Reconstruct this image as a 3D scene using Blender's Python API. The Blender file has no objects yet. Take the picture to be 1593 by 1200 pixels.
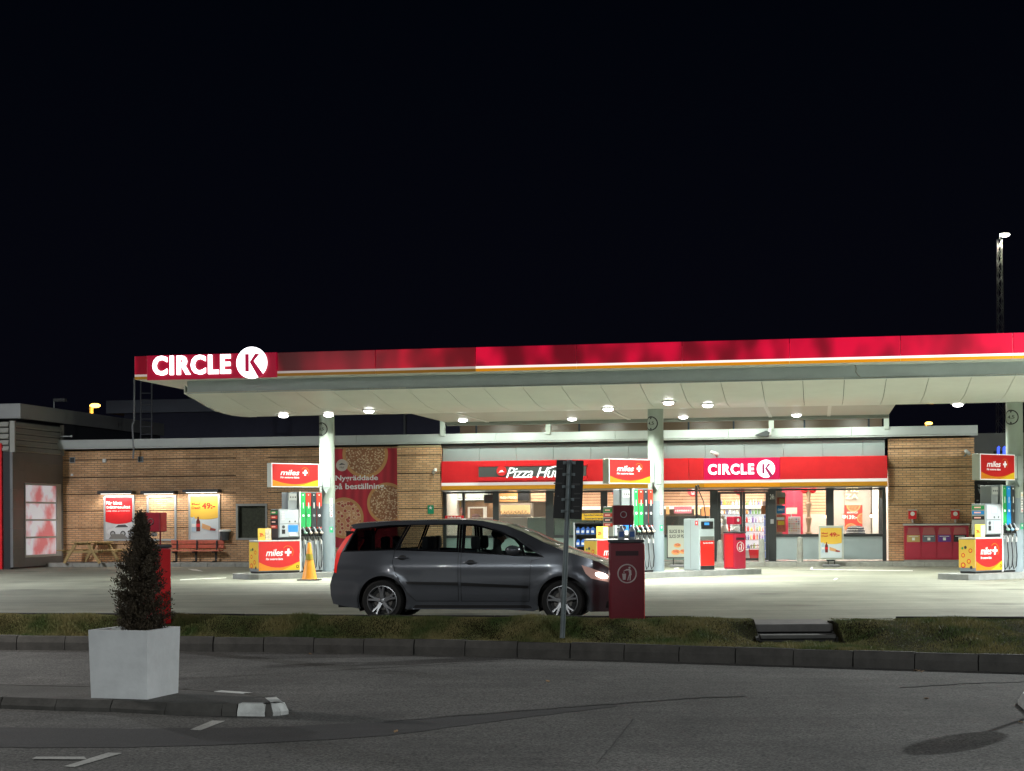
import bpy, bmesh, math, random
import numpy as np
from mathutils import Vector, Matrix
from mathutils.geometry import delaunay_2d_cdt
random.seed(7)
S = bpy.context.scene
COL = S.collection
R = math.radians

# ------------------------------------------------------------------ camera, sky, exposure
F = 2500.0; PX, PY = 796.5, 807.0; EYE = 1.6; ROLL = .0063
cam_data = bpy.data.cameras.new('camera')
cam_data.sensor_width = 36; cam_data.sensor_fit = 'HORIZONTAL'
cam_data.lens = F / 1593 * 36
cam_data.shift_y = (PY - 600) / 1593
cam_data.clip_start = .1; cam_data.clip_end = 2000
cam = bpy.data.objects.new('camera', cam_data); COL.objects.link(cam)
cam.matrix_world = Matrix.Translation((0, 0, EYE)) @ Matrix.Rotation(R(90), 4, 'X') @ Matrix.Rotation(-ROLL, 4, 'Z')
S.camera = cam

world = bpy.data.worlds.new('World'); S.world = world; world.use_nodes = True
wn = world.node_tree.nodes; wl = world.node_tree.links
bg = wn['Background']
tc = wn.new('ShaderNodeTexCoord'); sx = wn.new('ShaderNodeSeparateXYZ'); wl.new(tc.outputs['Generated'], sx.inputs[0])
mr = wn.new('ShaderNodeMapRange'); mr.inputs['From Min'].default_value = 0; mr.inputs['From Max'].default_value = .35
wl.new(sx.outputs['Z'], mr.inputs['Value'])
mx = wn.new('ShaderNodeMix'); mx.data_type = 'RGBA'
mx.inputs['A'].default_value = (.0022, .0022, .0046, 1); mx.inputs['B'].default_value = (.0004, .0010, .0026, 1)
wl.new(mr.outputs['Result'], mx.inputs['Factor']); wl.new(mx.outputs['Result'], bg.inputs['Color'])
bg.inputs['Strength'].default_value = 1.0
S.view_settings.view_transform = 'Standard'; S.view_settings.look = 'None'
S.view_settings.exposure = 0; S.view_settings.gamma = 1
S.render.engine = 'CYCLES'
S.cycles.use_denoising = True
S.cycles.max_bounces = 7; S.cycles.diffuse_bounces = 3; S.cycles.glossy_bounces = 3
S.cycles.transparent_max_bounces = 12; S.cycles.transmission_bounces = 3
S.cycles.sample_clamp_indirect = 4; S.cycles.caustics_reflective = False; S.cycles.caustics_refractive = False

# light strengths
P_CANOPY = 340; P_STREET = 2800; P_FAR = 400; P_INTERIOR = 85; P_POSTER = 25

# ------------------------------------------------------------------ frames
PHI = math.atan(479 / 2500)
CS, SN = math.cos(PHI), math.sin(PHI)
OX, OY = 3.9, 43.5
C0 = OX * SN + OY * CS
def W(u, v, z=0): return (OX + u * CS + v * SN, OY - u * SN + v * CS, z)
def ray(px, py):
    dx = px - PX; dz = PY - py
    return (dx + ROLL * dz) / F, (dz - ROLL * dx) / F
def UZ(px, py, v):                       # where a sight line meets the upright plane v, in station coordinates
    x, z = ray(px, py); Y = (C0 + v) / (CS + SN * x); X = x * Y
    return ((X - OX) * CS - (Y - OY) * SN, EYE + z * Y)
def U(px, v, py=800): return UZ(px, py, v)[0]
def Z(px, py, v): return UZ(px, py, v)[1]
def G(px, py, z):                        # ground point at height z
    x, k = ray(px, py); Y = (z - EYE) / k; return (x * Y, Y)
def D(px, py, Y):
    x, k = ray(px, py); return (x * Y, EYE + k * Y)

# ------------------------------------------------------------------ materials
MATS = {}
def mat(name, col=(.5, .5, .5), rough=.5, metal=0., emit=None, es=0., noise=None, bump=None, coat=0., spec=.5):
    if name in MATS: return MATS[name]
    m = bpy.data.materials.new(name); m.use_nodes = True; MATS[name] = m
    n, l = m.node_tree.nodes, m.node_tree.links
    b = n['Principled BSDF']
    b.inputs['Base Color'].default_value = (*col, 1); b.inputs['Roughness'].default_value = rough
    b.inputs['Metallic'].default_value = metal; b.inputs['Specular IOR Level'].default_value = spec
    b.inputs['Coat Weight'].default_value = coat
    if emit: b.inputs['Emission Color'].default_value = (*emit, 1); b.inputs['Emission Strength'].default_value = es
    if noise:
        t = n.new('ShaderNodeTexCoord'); q = n.new('ShaderNodeTexNoise'); q.inputs['Scale'].default_value = noise[0]
        q.inputs['Detail'].default_value = 6; q.inputs['Roughness'].default_value = .65
        l.new(t.outputs['Object'], q.inputs['Vector'])
        r = n.new('ShaderNodeMapRange'); r.inputs['From Min'].default_value = .3; r.inputs['From Max'].default_value = .7
        r.inputs['To Min'].default_value = 1 - noise[1]; r.inputs['To Max'].default_value = 1 + noise[1]
        l.new(q.outputs['Fac'], r.inputs['Value'])
        v = n.new('ShaderNodeVectorMath'); v.operation = 'SCALE'; v.inputs[0].default_value = col
        l.new(r.outputs['Result'], v.inputs['Scale']); l.new(v.outputs['Vector'], b.inputs['Base Color'])
        r2 = n.new('ShaderNodeMapRange'); r2.inputs['To Min'].default_value = max(.02, rough - .12); r2.inputs['To Max'].default_value = min(1, rough + .12)
        l.new(q.outputs['Fac'], r2.inputs['Value']); l.new(r2.outputs['Result'], b.inputs['Roughness'])
    if bump:
        t = n.new('ShaderNodeTexCoord'); q = n.new('ShaderNodeTexNoise'); q.inputs['Scale'].default_value = bump[0]; q.inputs['Detail'].default_value = 5
        l.new(t.outputs['Object'], q.inputs['Vector'])
        bp = n.new('ShaderNodeBump'); bp.inputs['Strength'].default_value = bump[1]; bp.inputs['Distance'].default_value = .01
        l.new(q.outputs['Fac'], bp.inputs['Height']); l.new(bp.outputs['Normal'], b.inputs['Normal'])
    return m
def lum(name, col, st):                  # a surface that gives off light itself
    return mat(name, tuple(min(.5, c * .5) for c in col), .4, 0, col, st)
def glass(name, tint=(.93, .96, .95), gl=.07):
    if name in MATS: return MATS[name]
    m = bpy.data.materials.new(name); m.use_nodes = True; MATS[name] = m
    n, l = m.node_tree.nodes, m.node_tree.links
    n.remove(n['Principled BSDF'])
    t = n.new('ShaderNodeBsdfTransparent'); t.inputs['Color'].default_value = (*tint, 1)
    g = n.new('ShaderNodeBsdfGlossy'); g.inputs['Roughness'].default_value = .03
    lw = n.new('ShaderNodeLayerWeight'); lw.inputs['Blend'].default_value = .3
    mm = n.new('ShaderNodeMath'); mm.operation = 'MULTIPLY_ADD'; mm.inputs[1].default_value = .6; mm.inputs[2].default_value = gl
    l.new(lw.outputs['Fresnel'], mm.inputs[0])
    x = n.new('ShaderNodeMixShader'); l.new(mm.outputs[0], x.inputs[0]); l.new(t.outputs[0], x.inputs[1]); l.new(g.outputs[0], x.inputs[2])
    l.new(x.outputs[0], n['Material Output'].inputs['Surface'])
    return m
def brick_mat(name, c1, c2, mortar, bw=.25, rh=.075):
    m = bpy.data.materials.new(name); m.use_nodes = True; MATS[name] = m
    n, l = m.node_tree.nodes, m.node_tree.links; b = n['Principled BSDF']; b.inputs['Roughness'].default_value = .8
    t = n.new('ShaderNodeTexCoord'); s = n.new('ShaderNodeSeparateXYZ'); l.new(t.outputs['Object'], s.inputs[0])
    a = n.new('ShaderNodeMath'); l.new(s.outputs['X'], a.inputs[0]); l.new(s.outputs['Y'], a.inputs[1])
    c = n.new('ShaderNodeCombineXYZ'); l.new(a.outputs[0], c.inputs['X']); l.new(s.outputs['Z'], c.inputs['Y'])
    k = n.new('ShaderNodeTexBrick'); l.new(c.outputs[0], k.inputs['Vector'])
    k.inputs['Scale'].default_value = 1; k.inputs['Brick Width'].default_value = bw; k.inputs['Row Height'].default_value = rh
    k.inputs['Mortar Size'].default_value = .009; k.inputs['Mortar Smooth'].default_value = .2
    k.inputs['Color1'].default_value = (*c1, 1); k.inputs['Color2'].default_value = (*c2, 1); k.inputs['Mortar'].default_value = (*mortar, 1)
    q = n.new('ShaderNodeTexNoise'); q.inputs['Scale'].default_value = 1.3; q.inputs['Detail'].default_value = 8; l.new(t.outputs['Object'], q.inputs['Vector'])
    r = n.new('ShaderNodeMapRange'); r.inputs['From Min'].default_value = .3; r.inputs['From Max'].default_value = .7; r.inputs['To Min'].default_value = .78; r.inputs['To Max'].default_value = 1.2
    l.new(q.outputs['Fac'], r.inputs['Value'])
    v = n.new('ShaderNodeVectorMath'); v.operation = 'SCALE'; l.new(k.outputs['Color'], v.inputs[0]); l.new(r.outputs['Result'], v.inputs['Scale'])
    l.new(v.outputs['Vector'], b.inputs['Base Color'])
    bp = n.new('ShaderNodeBump'); bp.inputs['Strength'].default_value = .8; bp.inputs['Distance'].default_value = .012; bp.invert = True
    l.new(k.outputs['Fac'], bp.inputs['Height']); l.new(bp.outputs['Normal'], b.inputs['Normal'])
    return m
def asphalt_mat(name, c, big=.25, fine=60, rough=.85, tint=(1, 1, 1), grain=.5, spots=0):
    m = bpy.data.materials.new(name); m.use_nodes = True; MATS[name] = m
    n, l = m.node_tree.nodes, m.node_tree.links; b = n['Principled BSDF']
    t = n.new('ShaderNodeTexCoord')
    def nz(sc, det, lo, hi, stretch=None):
        q = n.new('ShaderNodeTexNoise'); q.inputs['Scale'].default_value = sc; q.inputs['Detail'].default_value = det; q.inputs['Roughness'].default_value = .7
        if stretch:
            mp = n.new('ShaderNodeMapping'); mp.inputs['Scale'].default_value = stretch; l.new(t.outputs['Object'], mp.inputs[0]); l.new(mp.outputs[0], q.inputs['Vector'])
        else: l.new(t.outputs['Object'], q.inputs['Vector'])
        r = n.new('ShaderNodeMapRange'); r.inputs['From Min'].default_value = .33; r.inputs['From Max'].default_value = .67; r.inputs['To Min'].default_value = lo; r.inputs['To Max'].default_value = hi
        l.new(q.outputs['Fac'], r.inputs['Value']); return r.outputs['Result'], q
    a, _ = nz(.35, 5, 1 - big, 1 + big, (1, .6, 1)); f, qf = nz(fine, 3, 1 - grain, 1 + grain); s, _ = nz(1.6, 6, 1 - big * .6, 1 + big * .6, (.25, 1.4, 1))
    m1 = n.new('ShaderNodeMath'); m1.operation = 'MULTIPLY'; l.new(a, m1.inputs[0]); l.new(f, m1.inputs[1])
    m2 = n.new('ShaderNodeMath'); m2.operation = 'MULTIPLY'; l.new(m1.outputs[0], m2.inputs[0]); l.new(s, m2.inputs[1])
    if spots:
        vo = n.new('ShaderNodeTexVoronoi'); vo.inputs['Scale'].default_value = spots; wq = n.new('ShaderNodeTexNoise'); wq.inputs['Scale'].default_value = 3; wq.inputs['Detail'].default_value = 4
        l.new(t.outputs['Object'], wq.inputs['Vector']); wa = n.new('ShaderNodeMix'); wa.data_type = 'VECTOR'; wa.inputs['Factor'].default_value = .12; l.new(t.outputs['Object'], wa.inputs['A']); l.new(wq.outputs['Color'], wa.inputs['B']); l.new(wa.outputs['Result'], vo.inputs['Vector'])
        rs = n.new('ShaderNodeMapRange'); rs.inputs['From Min'].default_value = .08; rs.inputs['From Max'].default_value = .26; rs.inputs['To Min'].default_value = .55; rs.inputs['To Max'].default_value = 1; l.new(vo.outputs['Distance'], rs.inputs['Value'])
        tr_, _ = nz(.55, 3, .78, 1.12, (.12, 2.2, 1))
        m3 = n.new('ShaderNodeMath'); m3.operation = 'MULTIPLY'; l.new(rs.outputs['Result'], m3.inputs[0]); l.new(tr_, m3.inputs[1])
        m4 = n.new('ShaderNodeMath'); m4.operation = 'MULTIPLY'; l.new(m2.outputs[0], m4.inputs[0]); l.new(m3.outputs[0], m4.inputs[1]); m2 = m4
    v = n.new('ShaderNodeVectorMath'); v.operation = 'SCALE'; v.inputs[0].default_value = tuple(c * k for k in tint); l.new(m2.outputs[0], v.inputs['Scale'])
    l.new(v.outputs['Vector'], b.inputs['Base Color'])
    r3 = n.new('ShaderNodeMapRange'); r3.inputs['To Min'].default_value = rough - .15; r3.inputs['To Max'].default_value = min(1, rough + .1); l.new(s, r3.inputs['Value']); l.new(r3.outputs['Result'], b.inputs['Roughness'])
    bp = n.new('ShaderNodeBump'); bp.inputs['Strength'].default_value = .45; bp.inputs['Distance'].default_value = .006
    l.new(qf.outputs['Fac'], bp.inputs['Height']); l.new(bp.outputs['Normal'], b.inputs['Normal'])
    return m

# ------------------------------------------------------------------ mesh builder
def rotm(rx=0, ry=0, rz=0): return (Matrix.Rotation(rz, 3, 'Z') @ Matrix.Rotation(ry, 3, 'Y') @ Matrix.Rotation(rx, 3, 'X'))
class MB:
    def __init__(s): s.v = []; s.f = []
    def add(s, vs, fs, at=(0, 0, 0), rot=None):
        o = len(s.v); a = Vector(at)
        for p in vs:
            p = Vector(p)
            if rot is not None: p = rot @ p
            s.v.append(tuple(p + a))
        s.f += [tuple(i + o for i in f) for f in fs]; return s
    def box(s, x0, x1, y0, y1, z0, z1, b=0., at=(0, 0, 0), rot=None):
        if x0 > x1: x0, x1 = x1, x0
        if y0 > y1: y0, y1 = y1, y0
        if z0 > z1: z0, z1 = z1, z0
        b = min(b, (x1 - x0) * .45, (y1 - y0) * .45, (z1 - z0) * .45)
        if b <= 0:
            vs = [(x, y, z) for z in (z0, z1) for x, y in ((x0, y0), (x1, y0), (x1, y1), (x0, y1))]
            return s.add(vs, [(3, 2, 1, 0), (4, 5, 6, 7), (0, 1, 5, 4), (1, 2, 6, 5), (2, 3, 7, 6), (3, 0, 4, 7)], at, rot)
        bm = bmesh.new(); bmesh.ops.create_cube(bm, size=1)
        for w in bm.verts: w.co = Vector(((x0 + x1) / 2 + w.co.x * (x1 - x0), (y0 + y1) / 2 + w.co.y * (y1 - y0), (z0 + z1) / 2 + w.co.z * (z1 - z0)))
        bmesh.ops.bevel(bm, geom=list(bm.edges), offset=b, segments=2, affect='EDGES', profile=.6)
        bm.verts.index_update()
        s.add([w.co.copy() for w in bm.verts], [[w.index for w in f.verts] for f in bm.faces], at, rot); bm.free(); return s
    def prism(s, pts, a, b, axis='z', at=(0, 0, 0), rot=None):   # polygon (ccw) extruded along an axis
        n = len(pts)
        def P(p, h): return (p[0], p[1], h) if axis == 'z' else ((p[0], h, p[1]) if axis == 'y' else (h, p[0], p[1]))
        vs = [P(p, a) for p in pts] + [P(p, b) for p in pts]
        fs = [tuple(range(n))[::-1], tuple(range(n, 2 * n))] + [(i, (i + 1) % n, n + (i + 1) % n, n + i) for i in range(n)]
        return s.add(vs, fs, at, rot)
    def lathe(s, prof, n=20, at=(0, 0, 0), rot=None, cap=True):            # prof of (radius, height)
        vs = []; fs = []; m = len(prof)
        for r, z in prof:
            for k in range(n): a = 2 * math.pi * k / n; vs.append((r * math.cos(a), r * math.sin(a), z))
        for i in range(m - 1):
            for k in range(n): fs.append((i * n + k, i * n + (k + 1) % n, (i + 1) * n + (k + 1) % n, (i + 1) * n + k))
        if cap: fs.append(tuple(range(n))[::-1]); fs.append(tuple(range((m - 1) * n, m * n)))
        return s.add(vs, fs, at, rot)
    def cyl(s, r, h, n=20, at=(0, 0, 0), rot=None, r2=None): return s.lathe([(r, 0), (r if r2 is None else r2, h)], n, at, rot)
    def tube(s, pts, r, n=8):
        pts = [Vector(p) for p in pts]; rs = r if isinstance(r, (list, tuple)) else [r] * len(pts)
        o = len(s.v); m = len(pts); up = None
        for i, p in enumerate(pts):
            d = (pts[min(i + 1, m - 1)] - pts[max(i - 1, 0)]).normalized()
            if up is None: up = d.cross(Vector((0, 0, 1)) if abs(d.z) < .9 else Vector((1, 0, 0))).normalized()
            up = (up - d * up.dot(d)).normalized(); w = d.cross(up)
            for k in range(n):
                a = 2 * math.pi * k / n; s.v.append(tuple(p + (up * math.cos(a) + w * math.sin(a)) * rs[i]))
        for i in range(m - 1):
            for k in range(n): s.f.append((o + i * n + k, o + i * n + (k + 1) % n, o + (i + 1) * n + (k + 1) % n, o + (i + 1) * n + k))
        s.f.append(tuple(range(o, o + n))[::-1]); s.f.append(tuple(range(o + (m - 1) * n, o + m * n))); return s
    def torus(s, R0, r, at=(0, 0, 0), rot=None, n=28, m=8):
        vs = []; fs = []
        for i in range(n):
            a = 2 * math.pi * i / n
            for j in range(m):
                b = 2 * math.pi * j / m; q = R0 + r * math.cos(b); vs.append((q * math.cos(a), q * math.sin(a), r * math.sin(b)))
        for i in range(n):
            for j in range(m): fs.append((i * m + j, ((i + 1) % n) * m + j, ((i + 1) % n) * m + (j + 1) % m, i * m + (j + 1) % m))
        return s.add(vs, fs, at, rot)
    def ball(s, r, at=(0, 0, 0), sc=(1, 1, 1), n=16, m=10, rot=None):
        prof = [(max(1e-4, math.sin(math.pi * i / m)) * r, -math.cos(math.pi * i / m) * r) for i in range(m + 1)]
        q = MB().lathe(prof, n); return s.add([(x * sc[0], y * sc[1], z * sc[2]) for x, y, z in q.v], q.f, at, rot)
    def build(s, name, m, parent=None, smooth=False, loc=None, rz=0.):
        me = bpy.data.meshes.new(name); me.from_pydata(s.v, [], s.f); me.update()
        if smooth:
            me.polygons.foreach_set('use_smooth', [True] * len(me.polygons))
            try: me.set_sharp_from_angle(angle=R(38))
            except Exception: pass
        me.materials.append(m)
        o = bpy.data.objects.new(name, me); COL.objects.link(o)
        if parent is not None: o.parent = parent
        if loc is not None: o.location = loc
        o.rotation_euler.z = rz
        return o
def tag(o, label=None, cat=None, group=None, kind=None):
    if label: o['label'] = label
    if cat: o['category'] = cat
    if group: o['group'] = group
    if kind: o['kind'] = kind
    return o
def thing(name, label, cat, loc=(0, 0, 0), rz=0., group=None):
    o = bpy.data.objects.new(name, None); COL.objects.link(o); o.location = loc; o.rotation_euler.z = rz
    return tag(o, label, cat, group)
def struct(o): o['kind'] = 'structure'; return o
def sthing(name, label, cat, u, v, z=0., group=None): return thing(name, label, cat, W(u, v, z), -PHI, group)
def B(name, m, parent, x0, x1, y0, y1, z0, z1, b=0.): return MB().box(x0, x1, y0, y1, z0, z1, b).build(name, m, parent)
def copy_tree(o, parent=None):
    c = o.copy(); COL.objects.link(c)
    if parent is not None: c.parent = parent
    for ch in list(o.children): copy_tree(ch, c)
    return c

def glyphs(txt, bold=.0, shear=0., spacing=1.):
    cu = bpy.data.curves.new('lettering', 'FONT'); cu.body = txt; cu.offset = bold; cu.shear = shear; cu.space_character = spacing
    cu.resolution_u = 3; cu.fill_mode = 'FRONT'
    ob = bpy.data.objects.new('lettering', cu); me = bpy.data.meshes.new_from_object(ob)
    vs = [(v.co.x, v.co.y) for v in me.vertices]; fs = [tuple(p.vertices) for p in me.polygons]
    bpy.data.objects.remove(ob); bpy.data.curves.remove(cu); bpy.data.meshes.remove(me)
    return vs, fs
def letters(name, txt, m, parent, x0, x1, z0, z1, y, depth=.006, bold=.0, shear=0., spacing=1., curve=None, kind=None):
    """flat lettering with a real thickness, facing -y, fitted into x0..x1, z0..z1"""
    vs, fs = glyphs(txt, bold, shear, spacing)
    xs = [v[0] for v in vs]; zs = [v[1] for v in vs]; ax, bx = min(xs), max(xs); az, bz = min(zs), max(zs)
    sx = (x1 - x0) / (bx - ax); sz = (z1 - z0) / (bz - az)
    n = len(vs); P = []
    for h in (y - depth, y):
        for a, c in vs: P.append((x0 + (a - ax) * sx, h, z0 + (c - az) * sz))
    Fs = [f for f in fs] + [tuple(i + n for i in f[::-1]) for f in fs]
    cnt = {}
    for f in fs:
        for i in range(len(f)):
            e = (f[i], f[(i + 1) % len(f)]); cnt[e] = 1
    for (a, b) in list(cnt):
        if (b, a) not in cnt: Fs.append((b, a, a + n, b + n))
    if curve: P = [curve(*p) for p in P]
    mb = MB(); mb.v = P; mb.f = Fs
    return mb.build(name, m, parent)
def flat(name, m, parent, pts, y, d=.003):       # thin printed shape facing -y
    return MB().prism(pts, y - d, y, 'y').build(name, m, parent)
def circ(cx, cz, r, n=28, a0=0., a1=2 * math.pi, rz=None):
    rz = r if rz is None else rz
    k = n if abs(a1 - a0 - 2 * math.pi) < 1e-6 else n + 1
    return [(cx + r * math.cos(a0 + (a1 - a0) * i / n), cz + rz * math.sin(a0 + (a1 - a0) * i / n)) for i in range(k)]
def lamp(name, loc, power, kind='AREA', size=.3, col=(1, 1, 1), rot=(0, 0, 0), parent=None, sy=None, spread=None):
    d = bpy.data.lights.new(name, kind); d.energy = power; d.color = col
    if kind == 'AREA':
        d.shape = 'DISK' if sy is None else 'RECTANGLE'; d.size = size
        if sy: d.size_y = sy
        if spread: d.spread = spread
    elif kind == 'SPOT': d.spot_size = R(size); d.shadow_soft_size = .12; d.spot_blend = .6
    else: d.shadow_soft_size = size
    o = bpy.data.objects.new(name, d); COL.objects.link(o); o.location = loc; o.rotation_euler = rot
    if parent is not None: o.parent = parent
    return o

# palette
white = mat('white_paint', (.75, .76, .74), .4, noise=(3, .06)); cream = mat('pale_soffit_paint', (.84, .86, .81), .40, noise=(1.2, .05), coat=.15)
greyp = mat('grey_paint', (.27, .30, .31), .45, noise=(2, .08)); dgrey = mat('dark_grey_paint', (.055, .06, .065), .45, noise=(2, .12))
black = mat('black_plastic', (.012, .012, .013), .45, noise=(6, .2)); steel = mat('brushed_steel', (.5, .52, .53), .32, .8, noise=(8, .1))
redp = mat('red_paint', (.68, .016, .022), .35, noise=(2.5, .08), coat=.2); redd = mat('worn_red_paint', (.45, .015, .04), .5, noise=(3, .15))
yel = mat('yellow_print', (.85, .50, .03), .5); ora = mat('orange_print', (.85, .27, .02), .5)
conc = mat('concrete', (.33, .33, .30), .8, noise=(5, .2), bump=(40, .4)); kerbm = mat('kerb_stone', (.075, .072, .066), .85, noise=(3.5, .35), bump=(30, .6))
blue_grey = mat('pale_blue_grey_metal', (.40, .47, .49), .4, noise=(2, .05))
frame_dark = mat('dark_window_frame', (.03, .034, .036), .4, noise=(3, .1))
wood = mat('pale_wood', (.42, .30, .13), .7, noise=(9, .25)); redwood = mat('red_stained_wood', (.50, .12, .07), .6, noise=(8, .2))
pane = glass('window_glass')
wtext = mat('white_lettering', (.85, .85, .83), .4)

# ------------------------------------------------------------------ ground
ROADZ, KERBZ, CRESTZ = -.39, -.17, .11
road_m = asphalt_mat('road_asphalt', .078, .38, 42, .88, (1.02, 1, .94), .9)
fore_m = asphalt_mat('forecourt_asphalt', .19, .24, 40, .62, (1, 1.03, .80), .22, spots=.55)
pave_m = asphalt_mat('pavement_slabs', .22, .15, 30, .8, (1, 1, .95), .2)
def interp(tab, x):
    if x <= tab[0][0]: return tab[0][1]
    for (a, ya), (b, yb) in zip(tab, tab[1:]):
        if x <= b: return ya + (yb - ya) * (x - a) / (b - a)
    return tab[-1][1]
KL = [(-60, 31), (-16, 26.4), (-7.9, 24.95), (-3.25, 24.15), (-1.2, 23.5), (.95, 22.75), (2.67, 22.0), (4.12, 21.35), (6.47, 20.35), (12, 18.4), (40, 12)]
CL = [(-60, 32), (-16, 27.3), (-9, 26.0), (-5, 25.35), (-2, 24.6), (.8, 24.15), (2, 23.95), (4.5, 23.6), (7, 23.3), (12, 22.6), (40, 18)]
def KY(x):
    return sum(interp(KL, x + d) for d in (-1, -.5, 0, .5, 1)) / 5
def CY(x): return sum(interp(CL, x + d) for d in (-1, -.5, 0, .5, 1)) / 5
xs = [-60, -40, -25] + [-18 + .5 * i for i in range(62)] + [16, 25, 40]
# road sheet, lower than the forecourt
mb = MB(); mb.v = [(-150, -120, ROADZ), (150, -120, ROADZ), (150, 34, ROADZ), (-150, 34, ROADZ)]; mb.f = [(0, 1, 2, 3)]
struct(mb.build('road', road_m))
mb = MB()
for x in xs: mb.v += [(x, CY(x) + .1, 0), (x, 60, 0), (x, 400, 0)]
for i in range(len(xs) - 1):
    a = i * 3; mb.f += [(a, a + 3, a + 4, a + 1), (a + 1, a + 4, a + 5, a + 2)]
o = len(mb.v); mb.v += [(-400, 32, 0), (-60, 32, 0), (-60, 400, 0), (-400, 400, 0), (40, 18, 0), (400, 18, 0), (400, 400, 0), (40, 400, 0)]
mb.f += [(o, o + 1, o + 2, o + 3), (o + 4, o + 5, o + 6, o + 7)]
struct(mb.build('forecourt', fore_m))
# kerb stones along the road, one row, each stone .8 m
SX0, SX1 = 3.5, 4.62
kb = MB(); L = 0; x = -14.0; rnd = random.Random(3)
while x < 12:
    y0 = KY(x); dx = .8 / math.hypot(1, (KY(x + .8) - y0) / .8); y1 = KY(x + dx); a = math.atan2(y1 - y0, dx)
    j = rnd.uniform(-.006, .006)
    t_ = KERBZ + rnd.uniform(-.008, .008); kb.prism([(j, ROADZ - .1), (j, ROADZ + .12), (.03 + j, t_ - .012), (.045 + j, t_), (.13 + j, t_), (.13 + j, ROADZ - .1)][::-1], .004 + rnd.uniform(0, .004), .794 - rnd.uniform(0, .006), 'x', at=(x, y0, 0), rot=rotm(rz=a + rnd.uniform(-.006, .006)))
    x += dx
struct(kb.build('kerb', kerbm))
# concrete edging at the top of the bank
eb = MB(); x = -14.0
while x < 12:
    y0 = CY(x); dx = .98; y1 = CY(x + dx); a = math.atan2(y1 - y0, dx)
    if not (x + dx > SX0 - .1 and x < SX1 + .1): eb.box(.004, dx, 0, .1, -.2, CRESTZ + .022, .006, at=(x, y0, 0), rot=rotm(rz=a))
    x += dx
struct(eb.build('forecourt_edging', mat('dark_edging', (.028, .027, .025), .85, noise=(4, .3))))
# grass bank
def bank_z(x, t):
    n = .02 * math.sin(x * 2.1 + 1) + .015 * math.sin(x * 5.3) + .012 * math.sin(x * 9.1 + t * 7)
    s = min(1, t * 1.15); s = s * s * (3 - 2 * s)
    z = KERBZ - .012 + (CRESTZ - KERBZ + .012) * s + n * math.sin(math.pi * min(1, t)) * 1.2
    d = max(0, SX0 - x, x - SX1)
    if t < .75 and d < .55:
        k = d / .55; k = k * k * (3 - 2 * k); k = k + (1 - k) * min(1, max(0, (t - .5) / .25)); z = KERBZ - .012 + (z - KERBZ + .012) * k
    return z
soil_m = asphalt_mat('grass_soil', .022, .4, 9, .95, (1, .95, .42), .35)
soil_m.node_tree.nodes['Principled BSDF'].inputs['Specular IOR Level'].default_value = .05
def bank(x0, x1):
    mb = MB(); nx = int((x1 - x0) / .12); nt = 14
    for i in range(nx + 1):
        x = x0 + (x1 - x0) * i / nx
        for j in range(nt + 1):
            t = j / nt; mb.v.append((x, KY(x) + .1 + (CY(x) - KY(x) - .1) * t, bank_z(x, t) - (.035 if t > .9 else 0)))
        mb.v.append((x, KY(x) + .1, -.5)); mb.v.append((x, CY(x), -.5))
    w = nt + 3
    for i in range(nx):
        for j in range(nt): mb.f.append((i * w + j, (i + 1) * w + j, (i + 1) * w + j + 1, i * w + j + 1))
    for i in (0, nx): mb.f.append(tuple([i * w + j for j in range(nt + 1)] + [i * w + nt + 2, i * w + nt + 1]))
    return mb
q = bank(-14, SX0); r = bank(SX1, 13); q.add(r.v, r.f)
mb = MB()
for i in range(12):
    x = SX0 + (SX1 - SX0) * i / 11
    for j in range(8): mb.v.append((x, KY(x) + .1 + (22.86 - KY(x) - .1) * j / 7, KERBZ - .012 + .008 * math.sin(x * 9 + j)))
for i in range(11):
    for j in range(7): mb.f.append((i * 8 + j, i * 8 + 8 + j, i * 8 + 9 + j, i * 8 + j + 1))
q.add(mb.v, mb.f)
struct(q.build('grass_bank', soil_m, smooth=True))
# blades
rg = np.random.default_rng(5); NB = 170000
bx = rg.uniform(-9.5, 8.5, NB); bt = rg.uniform(0, 1.0, NB)
dens = np.sin(bx * 1.7 + bt * 3) + np.sin(bx * 4.1 + 2 - bt * 5) + np.sin(bx * .6) * .8
keep = (rg.uniform(-2.6, 1.6, NB) < dens + 2.4) & ~((bx > SX0 - .02) & (bx < SX1 + .02) & (bt > .52 + .06 * np.sin(bx * 23)))
bx, bt = bx[keep], bt[keep]; NB = len(bx)
kx = np.linspace(-14, 13, 400); ky = np.array([KY(a) for a in kx]); cy = np.array([CY(a) for a in kx])
K = np.interp(bx, kx, ky); C = np.interp(bx, kx, cy); by = K + .1 + (C - K - .1) * bt
bz = np.array([(KERBZ - .01 if SX0 - .02 < a < SX1 + .02 else bank_z(a, b)) for a, b in zip(bx, bt)]) - .004
h = rg.uniform(.015, .045, NB) * (1 + .5 * np.sin(bx * 3.3)) ; h = np.clip(h, .012, .075) * np.where(bt > .88, .35, 1.)
an = rg.uniform(0, 2 * np.pi, NB); w = rg.uniform(.003, .007, NB); le = rg.uniform(.1, .9, NB) * h; la = rg.uniform(0, 2 * np.pi, NB)
co = np.zeros((NB, 3, 3)); co[:, 0] = np.stack([bx - np.cos(an) * w, by - np.sin(an) * w, bz], 1); co[:, 1] = np.stack([bx + np.cos(an) * w, by + np.sin(an) * w, bz], 1)
co[:, 2] = np.stack([bx + np.cos(la) * le, by + np.sin(la) * le, bz + h], 1)
me = bpy.data.meshes.new('grass'); me.vertices.add(NB * 3); me.loops.add(NB * 3); me.polygons.add(NB)
me.vertices.foreach_set('co', co.ravel()); me.loops.foreach_set('vertex_index', np.arange(NB * 3, dtype=np.int32))
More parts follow.
